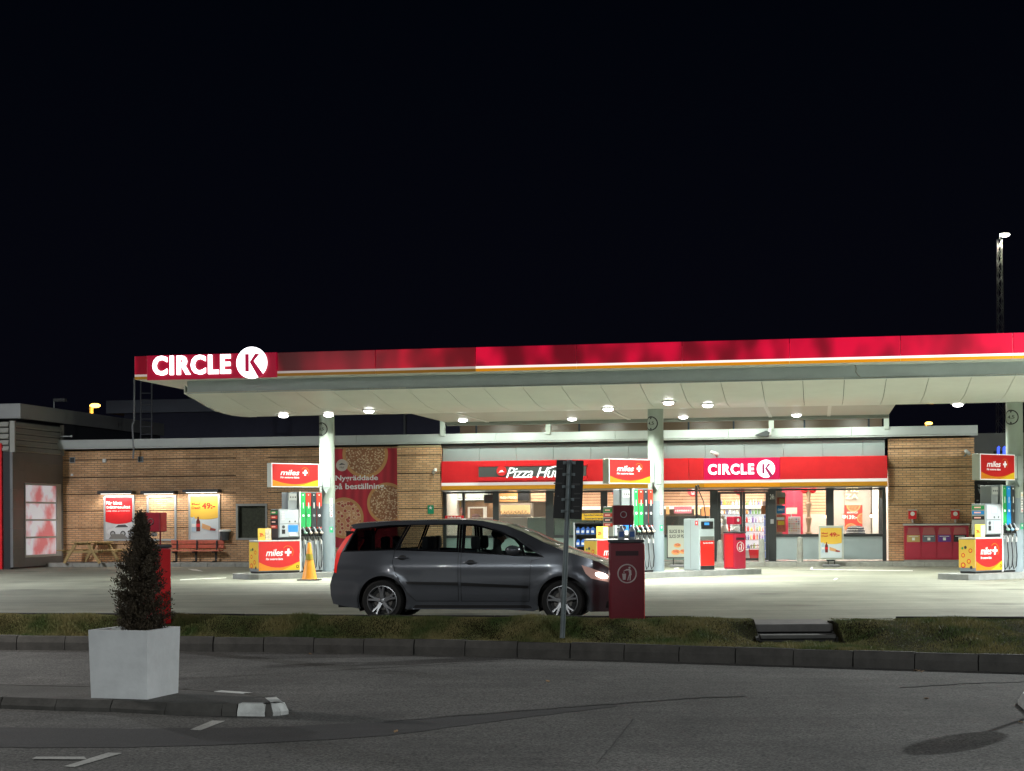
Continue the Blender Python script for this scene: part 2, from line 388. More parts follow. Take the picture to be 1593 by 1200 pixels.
me.polygons.foreach_set('loop_start', np.arange(0, NB * 3, 3, dtype=np.int32)); me.update(calc_edges=True)
gm = bpy.data.materials.new('grass_blades'); gm.use_nodes = True; n, l = gm.node_tree.nodes, gm.node_tree.links
t = n.new('ShaderNodeTexCoord'); nq = n.new('ShaderNodeTexNoise'); nq.inputs['Scale'].default_value = 1.8; nq.inputs['Detail'].default_value = 8; l.new(t.outputs['Object'], nq.inputs['Vector'])
cr = n.new('ShaderNodeValToRGB'); e = cr.color_ramp.elements; e[0].position = .35; e[0].color = (.07, .12, .025, 1); e[1].position = .62; e[1].color = (.26, .23, .09, 1)
l.new(nq.outputs['Fac'], cr.inputs['Fac']); l.new(cr.outputs['Color'], n['Principled BSDF'].inputs['Base Color']); n['Principled BSDF'].inputs['Roughness'].default_value = .7
me.materials.append(gm); go = bpy.data.objects.new('grass', me); COL.objects.link(go)
tag(go, 'short tired grass growing on the bank between road and forecourt', None, kind='stuff')
# steps down the bank
st = thing('garden_steps', 'short flight of concrete steps cut into the grass bank', 'steps', (SX0, 0, 0))
stm = mat('step_concrete', (.12, .12, .115), .85, noise=(4, .2), bump=(30, .4))
B('top_slab', mat('slab_concrete', (.16, .155, .15), .85, noise=(4, .2), bump=(30, .4)), st, -.04, 1.16, 23.2, 24.3, -.06, .05, .008)
B('tread', stm, st, .03, 1.09, 22.83, 23.26, -.13, -.08, .004)
B('riser', mat('step_riser', (.05, .05, .048), .9, noise=(4, .3)), st, .03, 1.09, 23.3, 23.45, -.3, -.061)
B('riser', MATS['step_riser'], st, .03, 1.09, 22.9, 23.0, -.3, -.131)
for s_ in (-.045, 1.1): MB().prism([(22.8, -.3), (24.0, -.3), (24.0, .03), (23.5, .02), (22.8, -.12)], s_, s_ + .06, 'x').build('side_stone', MATS['step_riser'], st)

# ------------------------------------------------------------------ road markings, painted shadow band, near island
mark = asphalt_mat('road_marking_paint', .36, .3, 45, .8, (1, 1, .95), .3)
def gquad(name, pts, z, m):
    P = [(*G(px, py, z), z) for px, py in pts]; mb = MB(); n = len(P); mb.v = P + [(x, y, z - .003) for x, y, _ in P]
    mb.f = [tuple(range(n))] + [((i + 1) % n, i, n + i, n + (i + 1) % n) for i in range(n)]
    return struct(mb.build(name, m))
gquad('parking_line', [(50, 1180.5), (135, 1181), (131, 1177.2), (56, 1177.2)], ROADZ + .012, mark)
gquad('parking_line', [(100, 1192), (116, 1193), (190, 1171.5), (168, 1171)], ROADZ + .008, mark)
gquad('parking_line', [(296, 1135), (312, 1136), (350, 1121.5), (330, 1121)], ROADZ + .008, mark)
pt = asphalt_mat('shadow_band_asphalt', .036, .3, 55, .85, (1, .98, 1), .5)
def strip(name, up, lo, z, m):
    n = len(up); P = [(*G(*p, z), z) for p in up] + [(*G(*p, z), z) for p in lo]
    mb = MB(); mb.v = P; mb.f = [(n + i, n + i + 1, i + 1, i) for i in range(n - 1)]; return struct(mb.build(name, m))
def jit(a, b, n, s, seed):
    r_ = random.Random(seed); out = []
    for k in range(len(a) - 1):
        for i in range(n):
            t = i / n; out.append((a[k][0] + (a[k + 1][0] - a[k][0]) * t, a[k][1] + (a[k + 1][1] - a[k][1]) * t + r_.uniform(-s, s)))
    out.append(a[-1]); return out
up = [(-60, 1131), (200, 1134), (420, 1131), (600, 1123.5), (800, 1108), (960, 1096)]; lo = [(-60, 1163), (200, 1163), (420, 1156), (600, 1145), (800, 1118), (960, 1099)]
strip('painted_shadow_band', jit(up, 0, 10, .5, 1), jit(lo, 0, 10, .6, 2), ROADZ + .004, pt)  # dark band across the road: a cast shadow put into the asphalt colour
tar = mat('tar_seam', (.030, .030, .030), .9, noise=(10, .3))
def seam(pts, w, z, seed):
    p = jit(pts, 0, 12, .55, seed); a = [(x, y - w / 2) for x, y in p]; b = [(x, y + w / 2) for x, y in p]; strip('tar_seam', a, b, z, tar)
seam([(598, 1123), (700, 1114), (860, 1101.5), (1000, 1091), (1100, 1084.5), (1160, 1083)], 1.0, ROADZ + .008, 4)
seam([(1400, 1069), (1500, 1063), (1600, 1060)], 1.0, ROADZ + .008, 5)
p = jit([(985, 1118), (968, 1140), (948, 1165), (930, 1185)], 0, 6, 0, 5); rr = random.Random(1); p = [(x + rr.uniform(-1, 1), y) for x, y in p]
strip('tar_seam', [(x, y) for x, y in p][::-1], [(x + 1.6, y) for x, y in p][::-1], ROADZ + .008, tar)

IZ = -.27
isl = [(-220, 1062), (-30, 1062), (150, 1066), (300, 1070), (400, 1077), (437, 1084), (449, 1093), (436, 1103), (424, 1104), (412, 1104.5), (368, 1104), (344, 1104), (256, 1102), (171, 1098), (85, 1096), (0, 1093), (-220, 1090)]
P = [G(x, y - (8 if i > 6 else 0), IZ) for i, (x, y) in enumerate(isl)]
island_m = asphalt_mat('island_asphalt', .075, .3, 40, .9, (1, .97, .9), .45)
def inset(pts, d):
    n = len(pts); out = []; ar = sum(pts[i][0] * pts[(i + 1) % n][1] - pts[(i + 1) % n][0] * pts[i][1] for i in range(n)); sg = 1 if ar > 0 else -1
    for i in range(n):
        a, b, c = Vector(pts[i - 1]), Vector(pts[i]), Vector(pts[(i + 1) % n]); e1 = (b - a).normalized(); e2 = (c - b).normalized()
        n1 = Vector((-e1.y, e1.x)) * sg; n2 = Vector((-e2.y, e2.x)) * sg; k = (n1 + n2); k = k / max(.3, k.dot(n1)); out.append(tuple(b + k * d))
    return out
def ccw(pts):
    ar = sum(pts[i][0] * pts[(i + 1) % len(pts)][1] - pts[(i + 1) % len(pts)][0] * pts[i][1] for i in range(len(pts)))
    return pts if ar > 0 else pts[::-1]
P = ccw(P)
struct(MB().prism(inset(P, .12), ROADZ - .05, IZ - .004, 'z').build('traffic_island', island_m))
# stones round its edge, cut to length along the outline
wk = mat('painted_kerb_white', (.62, .64, .62), .7, noise=(6, .25), bump=(30, .4))
lens = [math.dist(P[i], P[(i + 1) % len(P)]) for i in range(len(P))]
near = MB(); n = len(P); paint = []
for i in range(n):
    a, b = Vector(P[i]), Vector(P[(i + 1) % n]); Lh = (b - a).length; k = max(1, round(Lh / .56)); d = (b - a) / k; ang = math.atan2(d.y, d.x)
    for j in range(k):
        p0 = a + d * j; m_ = p0 + d / 2; px = PX + F * m_.x / m_.y
        tgt = near
        tip = px > 372 and m_.y < 17.0
        if 345 < px and m_.y > 17.2 and px < 405: tip = True
        if 411 < px < 425: tip = False
        if tip: tgt = MB(); paint.append(tgt)
        ln = d.length
        tgt.prism([(0, ROADZ - .05), (.0, ROADZ + .04), (.05, IZ), (.17, IZ), (.17, ROADZ - .05)][::-1], .006, ln - .004, 'x', at=(p0.x, p0.y, 0), rot=rotm(rz=ang))
struct(near.build('island_kerb', kerbm))
for q in paint:
    struct(q.build('painted_kerb', wk))
# second island, just outside on the right, with the sign whose shadow falls across the road
P2 = ccw([G(1583, 1078, IZ), G(1600, 1062, IZ), G(1700, 1052, IZ), G(1900, 1050, IZ), G(1900, 1100, IZ), G(1700, 1098, IZ), G(1600, 1092, IZ)])
struct(MB().prism(inset(P2, .1), ROADZ - .05, IZ - .004, 'z').build('traffic_island', island_m))
n = len(P2); q1 = MB(); q2 = MB()
for i in range(n):
    a, b = Vector(P2[i]), Vector(P2[(i + 1) % n]); Lh = (b - a).length; k = max(1, round(Lh / .5)); d = (b - a) / k; ang = math.atan2(d.y, d.x)
    for j in range(k):
        p0 = a + d * j; (q1 if p0.x / p0.y * F + PX < 1600 else q2).prism([(0, ROADZ - .05), (.0, ROADZ + .04), (.05, IZ), (.15, IZ), (.15, ROADZ - .05)][::-1], .006, d.length - .004, 'x', at=(p0.x, p0.y, 0), rot=rotm(rz=ang))
struct(q1.build('painted_kerb', wk)); struct(q2.build('island_kerb', kerbm))
gx, gy = G(1640, 1085, IZ)
t = thing('road_sign', 'round keep side sign on a short pole at the right hand traffic island', 'road sign', (gx, gy, IZ))
MB().cyl(.03, 1.15, 12).build('pole', steel, t, True)
MB().cyl(.3, .03, 32, at=(0, 0, 1.05), rot=rotm(rx=R(90))).build('sign_plate', mat('blue_sign', (.02, .1, .4), .4), t, True)

# planter with a conifer
a = G(139, 1085, IZ); b = G(233, 1088, IZ); yaw = R(-6)
px0, py0 = G(141, 1086, IZ)
t = thing('planter_box', 'square white planter box on the near traffic island', 'planter', (px0 + .005, py0, IZ), R(-17))
pm = mat('planter_white', (.78, .81, .82), .6, noise=(2.2, .12), bump=(14, .35))
wd, wt, hh = .665, .68, .72
mb = MB(); e = .012
for (x0, x1, y0, y1) in ((0, wd, 0, .05), (0, wd, wd - .05, wd), (0, .05, .05, wd - .05), (wd - .05, wd, .05, wd - .05)):
    o = len(mb.v); mb.box(x0, x1, y0, y1, 0, hh, 0)
mb.box(.05, wd - .05, .05, wd - .05, .02, hh - .12, 0)
mb.v = [(x + (x - wd / 2) * .055 * z / hh, y + (y - wd / 2) * .055 * z / hh, z) for x, y, z in mb.v]
mb.build('planter_wall', pm, t)
B('planter_soil', mat('potting_soil', (.02, .015, .01), .95, bump=(30, 1)), t, .052, wd - .052, .052, wd - .052, hh - .118, hh - .07)
c = t.matrix_basis if False else None
cx = px0 + .03 + math.cos(R(-17)) * wd / 2 - math.sin(R(-17)) * wd / 2; cy_ = py0 + math.sin(R(-17)) * wd / 2 + math.cos(R(-17)) * wd / 2
tr = thing('conifer', 'slim dark conifer growing in the white planter box', 'conifer', (cx + .05, cy_, IZ + hh - .075))
MB().tube([(0, 0, 0), (.01, 0, .4), (-.01, .01, .8), (.0, 0, 1.12)], [.022, .016, .01, .003]).build('trunk', mat('conifer_bark', (.06, .035, .02), .9), tr)
rg = np.random.default_rng(11); n_ = 36000; vs = []; fs = []
br = MB(); tips = []
for i in range(240):
    z = rg.uniform(.03, 1.31) ; a = rg.uniform(0, 2 * math.pi)
    prof = interp([(0, .15), (.15, .27), (.35, .29), (.55, .28), (.75, .24), (.9, .185), (1.08, .11), (1.34, .02)], z)
    r_ = prof * rg.uniform(.62, 1.03) * (1 + .10 * math.sin(a * 3 + z * 7)); up_ = rg.uniform(.08, .2); z0 = max(.02, z - up_)
    e_ = (r_ * math.cos(a), r_ * math.sin(a), z)
    br.tube([(0, 0, z0), (e_[0] * .5, e_[1] * .5, z0 + (z - z0) * .3), e_], [.005, .004, .0015], 4); tips.append((np.array([0, 0, z0]), np.array(e_)))
br.build('branch', mat('conifer_twig', (.025, .015, .01), .9), tr)
for i in range(n_):
    p0, e_ = tips[rg.integers(len(tips))]; s = rg.uniform(.25, 1.03) ; c_ = p0 + (e_ - p0) * s; c_[2] = p0[2] + (e_[2] - p0[2]) * s ** 1.5
    c_ = c_ + rg.normal(0, .02, 3); ln = rg.uniform(.015, .042); w_ = rg.uniform(.004, .009)
    d = rg.normal(0, .5, 3) + np.array([c_[0] * 2.2, c_[1] * 2.2, .55]); d /= np.linalg.norm(d); s_ = np.cross(d, rg.normal(0, 1, 3)); s_ /= np.linalg.norm(s_)
    k = len(vs); vs += [tuple(c_ - s_ * w_ * .4), tuple(c_ + d * ln * .5 + s_ * w_), tuple(c_ + d * ln), tuple(c_ + d * ln * .5 - s_ * w_)]; fs.append((k, k + 1, k + 2, k + 3))
mb = MB(); mb.v = vs; mb.f = fs
cm = mat('conifer_foliage', (.058, .044, .026), .75, noise=(7, .55)); mb.build('crown', cm, tr)
for o_, nx_ in ((t, 0), (tr, 1)):
    c_ = copy_tree(o_); c_.location = (7.45 + (.31 if nx_ else 0), 18.9 + (.3 if nx_ else 0), ROADZ + (.72 - .075 if nx_ else 0)); c_['label'] = ('matching white planter box out of view on the right, throwing a shadow', 'matching conifer out of view on the right, throwing a shadow')[nx_]

# a few fallen leaves by the kerb
lfm = mat('dry_leaf', (.32, .2, .1), .8); rnd = random.Random(12)
for px, py in ((1424, 1043.5), (1429, 1044), (1435, 1045), (483, 1017.5), (852, 1060), (1441, 1087), (1588, 1124), (616, 1138)):
    X, Y = G(px, py, ROADZ + .01); a_ = rnd.uniform(0, 6)
    o = MB().prism([(math.cos(k) * .035 * (1 if k_ % 2 else .55), math.sin(k) * .022) for k_, k in enumerate([i * math.pi / 4 for i in range(8)])], 0, .004, 'z', rot=rotm(rx=.3, ry=.2)).build('fallen_leaf', lfm, None, False, (X, Y, ROADZ + .012), a_)
    tag(o, 'small dry leaf lying on the road', 'leaf', 'dry leaves on the road')

# ------------------------------------------------------------------ the canopy over the pumps
VF, VH, VR = -5.45, -4.72, .6            # fascia, front of the hull, rear of the hull
uL = UZ(209, 570, VF)[0]; uR = 22.0
zt = Z(796, 539, VF); zb = Z(796, 577, VF)
uH = UZ(288, 612, VH)[0]
can = sthing('canopy', 'long white petrol station canopy with a lit red fascia and curved soffit', 'canopy', 0, 0)
B('roof_slab', white, can, uL + .06, uR, VF + .06, 1.2, zb + .02, zt - .1)
B('slab_soffit', cream, can, uL + .02, uR, VF + .02, 1.2, zb, zb + .018)
B('end_fascia', redp, can, uL + .0, uL + .05, VF + .06, 1.2, zb + .1, zt)
zh = 4.84
B('hull_beam', mat('hull_beam_grey', (.52, .60, .64), .42, noise=(1.5, .08)), can, uH + .06, uR, VH, VH + .25, zh, zb)
prof = [(-4.72, 4.85), (-4.4, 4.80), (-3.95, 4.74), (-3.3, 4.64), (-2.7, 4.56), (-2.0, 4.52), (-1.3, 4.505), (-.5, 4.52), (.1, 4.545), (.6, 4.58)]
sf = MB(); w_ = .97; u = uH; k = 0
while u < uR:
    a, b = u + .007, min(u + w_ - .007, uR); o = len(sf.v)
    for (v, z) in prof: sf.v += [(a, v, z), (b, v, z)]
    m = len(prof)
    sf.f += [(o + 2 * i, o + 2 * i + 1, o + 2 * i + 3, o + 2 * i + 2) for i in range(m - 1)]
    o2 = len(sf.v)
    for (v, z) in prof: sf.v += [(a, v, z + .03), (b, v, z + .03)]
    sf.f += [(o2 + 2 * i, o2 + 2 * i + 2, o2 + 2 * i + 3, o2 + 2 * i + 1) for i in range(m - 1)]
    for s_ in (0, 1): sf.f += [(o + 2 * i + s_, o + 2 * i + 2 + s_, o2 + 2 * i + 2 + s_, o2 + 2 * i + s_) for i in range(m - 1)]
    sf.f += [(o, o + 1, o2 + 1, o2), (o + 2 * m - 2, o + 2 * m - 1, o2 + 2 * m - 1, o2 + 2 * m - 2)]
    u += w_
sf.build('curved_soffit', cream, can, True)
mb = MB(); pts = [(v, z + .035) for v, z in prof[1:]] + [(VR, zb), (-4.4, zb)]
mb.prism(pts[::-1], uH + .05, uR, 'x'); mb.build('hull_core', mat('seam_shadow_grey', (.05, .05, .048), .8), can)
B('rear_edge_trim', white, can, uH + .02, uR, VR + .002, VR + .06, 4.585, 4.68, .01)
mb = MB(); pts = [(v, z - .012) for v, z in prof]; pts2 = [(v, z + .2) for v, z in prof][::-1]; mb.prism((pts + pts2), uH - .03, uH - .002, 'x'); mb.build('hull_end', cream, can)
# fascia cassettes
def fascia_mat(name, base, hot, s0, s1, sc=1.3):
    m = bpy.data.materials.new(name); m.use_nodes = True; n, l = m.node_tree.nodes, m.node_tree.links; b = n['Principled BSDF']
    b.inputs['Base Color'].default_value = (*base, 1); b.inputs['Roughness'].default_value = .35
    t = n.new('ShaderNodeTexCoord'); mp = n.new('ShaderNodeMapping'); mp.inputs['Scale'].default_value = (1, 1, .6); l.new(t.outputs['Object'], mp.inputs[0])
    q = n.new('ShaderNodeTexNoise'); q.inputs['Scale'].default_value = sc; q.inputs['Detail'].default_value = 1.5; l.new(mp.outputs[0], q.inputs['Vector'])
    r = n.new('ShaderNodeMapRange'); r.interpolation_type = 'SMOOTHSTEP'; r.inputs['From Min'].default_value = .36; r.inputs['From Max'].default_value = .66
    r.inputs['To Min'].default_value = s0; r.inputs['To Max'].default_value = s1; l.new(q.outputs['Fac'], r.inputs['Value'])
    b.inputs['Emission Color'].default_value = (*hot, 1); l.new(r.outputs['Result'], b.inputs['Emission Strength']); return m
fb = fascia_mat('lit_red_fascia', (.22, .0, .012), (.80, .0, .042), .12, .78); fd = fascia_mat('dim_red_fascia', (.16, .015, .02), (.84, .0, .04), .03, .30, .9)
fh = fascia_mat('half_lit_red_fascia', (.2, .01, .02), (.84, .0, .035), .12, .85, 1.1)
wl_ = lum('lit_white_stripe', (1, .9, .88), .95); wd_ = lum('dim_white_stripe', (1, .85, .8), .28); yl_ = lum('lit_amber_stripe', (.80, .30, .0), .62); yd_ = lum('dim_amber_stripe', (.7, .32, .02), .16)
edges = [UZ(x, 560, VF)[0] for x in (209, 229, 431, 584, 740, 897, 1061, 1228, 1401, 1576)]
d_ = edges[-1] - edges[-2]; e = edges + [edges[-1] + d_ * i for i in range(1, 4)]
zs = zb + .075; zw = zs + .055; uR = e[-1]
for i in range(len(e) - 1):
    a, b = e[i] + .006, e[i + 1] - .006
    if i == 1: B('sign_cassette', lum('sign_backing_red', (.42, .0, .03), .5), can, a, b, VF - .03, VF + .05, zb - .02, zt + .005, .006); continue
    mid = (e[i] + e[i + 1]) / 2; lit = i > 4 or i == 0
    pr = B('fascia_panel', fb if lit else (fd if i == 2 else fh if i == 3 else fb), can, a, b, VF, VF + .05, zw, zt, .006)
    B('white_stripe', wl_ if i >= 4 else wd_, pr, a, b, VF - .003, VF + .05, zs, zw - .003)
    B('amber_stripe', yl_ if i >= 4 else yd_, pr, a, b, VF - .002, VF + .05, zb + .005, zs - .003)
# columns
colm = mat('column_paint', (.30, .35, .31), .32, noise=(1.4, .05), coat=.2); coll = mat('column_lower_paint', (.22, .27, .30), .42, noise=(2, .06))
COLU = [-9.26, 0, 9.33]
AX = R(38); AXL = AX + PHI            # pump island axis against the world and against the station
ordn = ['leftmost', 'middle', 'right hand']
for i, cu in enumerate(COLU):
    c = MB().cyl(.215, 3.0, 40, at=(cu, 0, 2.05 - 0)).build('column', colm, can, True)
    for v in c.data.vertices: v.co.z = min(v.co.z, 4.56)
    l_ = MB().cyl(.217, 1.93, 40, at=(cu, 0, .12)).build('column_base', coll, c, True)
# link roof to the shop
ul0 = U(636, VR, 644); ul1 = U(1394, VR, 631); zr = 4.60
v2 = 5.2
B('link_soffit', mat('link_soffit_paint', (.50, .49, .46), .45, noise=(1.2, .06)), can, ul0, ul1, VR + .07, v2, zr, zr + .05)
for uu in (U(735, 3, 650), U(1195, 3, 650), U(965, 3, 650), U(1290, 3, 640)): B('link_rib', white, can, uu - .05, uu + .05, VR + .07, v2, zr - .02, zr - .002)
B('link_beam', mat('trough_grey', (.22, .24, .22), .5, noise=(2, .1)), can, ul0, ul1, v2, v2 + .25, zr - .1, zr + .25, .01)
B('link_roof', white, can, ul0, ul1, v2 + .25, 12.5, zr + .42, zr + .5)
for x in (689, 853, 1200, 1379): 
    uu = U(x, 9.9, 668); B('roof_post', mat('post_paint', (.5, .55, .5), .5), can, uu - .08, uu + .08, 9.8, 9.96, 4.42, zr + .42, .01)
for i, x in enumerate((715, 800, 905, 1071, 1150, 1239, 1335)):
    t = sthing('trough_light', 'short strip light hidden in the trough between link roof and parapet', 'strip light', U(x, 8.6, 665), 8.6, zr + .34, 'strip lights over the parapet')
    B('housing', MATS['trough_grey'], t, -.3, .3, -.06, .06, .0, .075, .01); B('tube', lum('strip_tube', (.95, 1, .92), 4), t, -.26, .26, -.03, .03, -.03, -.002)
    lamp('strip_lamp', (0, 0, -.04), 48, size=.5, sy=.06, col=(.90, 1, .86), parent=t, rot=(R(18), 0, 0))
# small fixtures on the canopy
def drop(px, py, zl):
    x, k = ray(px, py); Y = (zl - EYE) / k; X = x * Y
    return ((X - OX) * CS - (Y - OY) * SN, (X - OX) * SN + (Y - OY) * CS - 0.0)
lens = lum('downlight_lens', (1, .96, .94), 14); shell = mat('lamp_housing', (.55, .57, .55), .4)
spots = [(441, 648), (511, 636), (574, 641), (720, 655), (890, 653), (946, 638), (1040, 628), (1063, 650), (1101, 632), (1239, 647), (1490, 631)]
whr = ['at the left end of the curved canopy soffit', 'beside the top of the left column', 'right of the left column', 'over the pizza sign by the link roof corner', 'behind the middle of the pizza sign', 'left of the middle column near the soffit edge',
       'just right of the middle column top', 'behind the middle column under the link roof', 'front right of the middle column', 'above the lit shop letters', 'left of the right hand column']
LP = []
for i, (px, py) in enumerate(spots):
    zz = 4.55
    for _ in range(12):
        uu, vv = drop(px, py, zz - .05); zz = 4.60 if vv > VR + .02 else interp([(a, b) for a, b in prof], vv)
    t = sthing('downlight', 'round glowing downlight ' + whr[i], 'downlight', uu, vv, zz - .075, 'canopy downlights')
    MB().lathe([(.12, .052), (.185, .058), (.20, .068), (.20, .073)], 24).build('housing', shell, t, True)
    MB().lathe([(.02, -.012), (.08, -.006), (.125, .016), (.135, .052)], 24).build('lens', lens, t, True)
    lamp('downlight_lamp', (0, 0, -.03), P_CANOPY * {1: .3, 6: .7}.get(i, 1.05), size=.24, col=(.96, 1, .90), parent=t, spread=R(140))
for (uu, vv) in ((12.5, -2.2), (15.5, -1.2), (17.0, -2.6), (13.5, 3.0)):
    t = sthing('downlight', 'canopy downlight past the right hand column, outside the view', 'downlight', uu, vv, 4.40, 'canopy downlights')
    MB().lathe([(.10, .03), (.17, .045), (.185, .07), (.185, .12)], 24).build('housing', shell, t, True); MB().lathe([(.02, -.018), (.09, -.012), (.165, .045)], 24).build('lens', lens, t, True)
    lamp('downlight_lamp', (0, 0, -.03), P_CANOPY * {1: .3, 6: .7}.get(i, 1.05), size=.24, col=(.96, 1, .90), parent=t, spread=R(140))
# canopy lettering and round emblem
def kshape(t, name, cx, cz, r, y, mw, mr, scale=1.):
    d = MB().prism(circ(cx, cz, r, 40), y - .05, y, 'y').build(name, mw, t)
    K = lambda a, b: (cx + a * r, cz + b * r)
    flat('emblem_bar', mr, t, [K(-.42, -.56), K(-.16, -.56), K(-.16, .56), K(-.42, .56)], y - .052)
    flat('emblem_stroke', mr, t, [K(-.13, .02), K(.24, .56), K(.56, .56), K(.06, -.02)][::-1], y - .052)
    flat('emblem_stroke', mr, t, [K(-.13, .06), K(.10, .20), K(.80, -.75), K(.58, -.90), K(.44, -.92)][::-1], y - .0555)
mwL = lum('glowing_white_letter', (1, .97, 1), 3.2); mrL = lum('emblem_red', (.55, .0, .06), .55)
us = lambda x, y=567, v=VF: UZ(x, y, v)[0]
t = sthing('illuminated_sign', 'brightest white lettering and round emblem at the left end of the canopy fascia', 'illuminated sign', 0, 0)
zc = Z(300, 568, VF)
letters('sign_lettering', 'CIRCLE', mwL, t, us(239), us(360), Z(300, 583.5, VF), Z(300, 553, VF), VF - .035, .05, bold=.034, spacing=1.16)
kshape(t, 'emblem_disc', us(393), Z(393, 565, VF), us(416.5) - us(393), VF - .035, mwL, mrL)
# shallow lens discs etc on slab (unlit fixtures)
for k, (px, py) in enumerate(((520, 594), (581, 598), (1047, 585), (1110, 588))):
    pass
t = sthing('hanging_cable', 'short loose pale cable dangling from the canopy edge, right of centre', 'cable', *((lambda q: (q, VH - .08))(U(1330, VH - .08, 575))), zb)
MB().tube([(0, 0, .01), (.03, -.01, -.08), (.02, 0, -.16), (.08, 0, -.25), (.12, 0, -.27)], .012).build('cable', mat('cable_grey', (.3, .3, .29), .6), t, True)
# drain pipe and ladder at the left corner
t = sthing('down_pipe', 'thin grey pipe running from the canopy corner down to the brick wall', 'pipe', 0, 0)
up_, zp = UZ(208, 712, 10.15); u2, z2 = UZ(209, 592, 9)
v9 = 9.9
MB().tube([(U(209, v9, 592), v9, Z(209, 588, v9)), (U(209, v9, 700), v9, Z(209, 655, v9)), (U(206, v9, 660), v9, Z(206, 662, v9)), (U(208, v9, 700), v9, Z(208, 700, v9)), (U(207, v9, 714), v9, Z(207, 714, v9))], .035).build('pipe', mat('pipe_grey', (.22, .23, .25), .5), t, True)
t = sthing('roof_ladder', 'faint metal ladder with a platform behind the left canopy corner', 'ladder', 0, 0)
vl = 14.0
lm_ = mat('galvanised', (.16, .17, .19), .5)
for x in (219, 236): MB().tube([(U(x, vl, 600), vl, Z(x, 592, vl)), (U(x, vl, 690), vl, Z(x, 690, vl))], .03).build('rail', lm_, t)
for y in (612, 622, 630, 640, 652, 664, 676): MB().tube([(U(219, vl, y), vl, Z(219, y, vl)), (U(236, vl, y), vl, Z(236, y, vl))], .02).build('rung', lm_, t)

# ------------------------------------------------------------------ the shop
VS = 10.3; GZ = .14                      # shop front plane, pavement height
gz = lambda x, y, v=VS: Z(x, y, v)
uu = lambda x, v=VS, y=780: UZ(x, y, v)[0]
uA = uu(98, VS, 780); uB = uu(525); uP0 = uu(622); uP1 = uu(690); uS1 = uu(1377); uE = uu(1516)
brick = brick_mat('orange_brick', (.76, .47, .26), (.62, .35, .18), (.26, .19, .13))
brick_band = mat('brick_recess', (.05, .03, .02), .9)
# pavement along the shop
VK = 9.0
pv = MB().box(uA - 6, uE + 14, VK + .1, VS + 4, -.1, GZ); struct(pv.build('pavement', pave_m, None, False, W(0, 0, 0), -PHI))
kb = MB(); u = uA - 6
while u < uE + 14: kb.box(u + .004, u + .99, VK, VK + .1, -.1, GZ - .004, .01); u += 1
struct(kb.build('pavement_kerb', conc, None, False, W(0, 0, 0), -PHI))
shop = sthing('shop_building', 'long low brick petrol station shop with grey parapet and red fascia', 'shop', 0, 0)
zp1, zp0 = 4.50, 4.16
TOPW = 4.13
bz_ = [GZ - .02, .74, 1.34, 1.95, 2.55, 3.16, 3.78, TOPW]
def brickwall(name, u0, u1, v0, v1, par, top=TOPW, gap=.028):
    mb = MB(); 
    for a, b in zip(bz_, bz_[1:]):
        if a >= top: break
        mb.box(u0, u1, v0, v1, a + gap, min(b, top))
    w = mb.build(name, brick, par)
    MB().box(u0 + .03, u1 - .03, v0 + .03, v1 - .03, GZ - .02, top - .03).build('recessed_joint', brick_band, w)
    return w
wx0, wx1, wz0, wz1 = uu(368), uu(415), gz(390, 838), gz(390, 786)
# left wall around the small window
bw = brickwall('brick_wall', uA, wx0 - .02, VS, VS + .3, shop)
brickwall('brick_wall', wx1 + .02, uP0, VS, VS + .3, shop)
MB().box(wx0 - .02, wx1 + .02, VS + .01, VS + .3, GZ, wz0 - .05).build('brick_wall', brick, shop); MB().box(wx0 - .02, wx1 + .02, VS + .01, VS + .3, wz1 + .05, TOPW).build('brick_wall', brick, shop)
wf = MB().box(wx0 - .02, wx0 + .05, VS - .03, VS + .1, wz0 - .05, wz1 + .05).box(wx1 - .05, wx1 + .02, VS - .03, VS + .1, wz0 - .05, wz1 + .05).box(wx0 + .05, wx1 - .05, VS - .03, VS + .1, wz1 - .03, wz1 + .05).box(wx0 + .05, wx1 - .05, VS - .05, VS + .1, wz0 - .05, wz0 + .02).build('window', mat('window_frame_grey', (.30, .31, .29), .5), shop)
B('curtain', mat('window_curtain', (.17, .16, .12), .9, noise=(12, .25)), wf, wx0 + .05, wx1 - .05, VS + .18, VS + .2, wz0, wz1 - .02)
B('pane', pane, wf, wx0 + .051, wx1 - .051, VS + .05, VS + .06, wz0 + .022, wz1 - .032)
# right wall and pillar by the pizza banner
brickwall('brick_wall', uS1 + .1, uE, VS - .05, VS + .6, shop)
brickwall('brick_pillar', uP0 + .0, uP1 - .03, VS - .32, VS - .002, shop, 4.07)
B('pillar_cap', yel if False else mat('pillar_cap_metal', (.5, .42, .25), .5), shop, uP0 + .02, uP1 - .03, VS - .36, VS - .002, 4.075, 4.12, .01)
# parapet
pr = MB()
js = [uA - .1] + [uu(x) for x in (320, 560, 775, 960, 1135, 1325)] + [uE + .08]
pp = mat('parapet_metal', (.50, .54, .53), .42, noise=(1.5, .06))
for a, b in zip(js, js[1:]): pr.box(a + .004, b - .004, VS - .42, VS - .32, zp0 + .06, zp1, .008)
pr.build('parapet', pp, shop)
B('parapet_drip', pp, shop, js[0], js[-1], VS - .38, VS - .25, zp0 + .015, zp0 + .055)
B('roof_deck', dgrey, shop, uA, uE, VS - .32, VS + 9, zp0 + .06, zp1 - .06)
B('shadow_gap', frame_dark, shop, uP1 - .02, uS1 + .05, VS - .24, VS + .1, zp0 - .05, zp0 + .01)
# grey cladding over the fascia
cl = MB(); u = uP1; 
while u < uS1: cl.box(u + .004, min(u + 1.28, uS1) - .004, VS - .06, VS + .1, 3.56, zp0 - .06, .004); u += 1.28
cl.build('cladding', mat('cladding_grey', (.30, .36, .36), .38, noise=(1.3, .05)), shop)
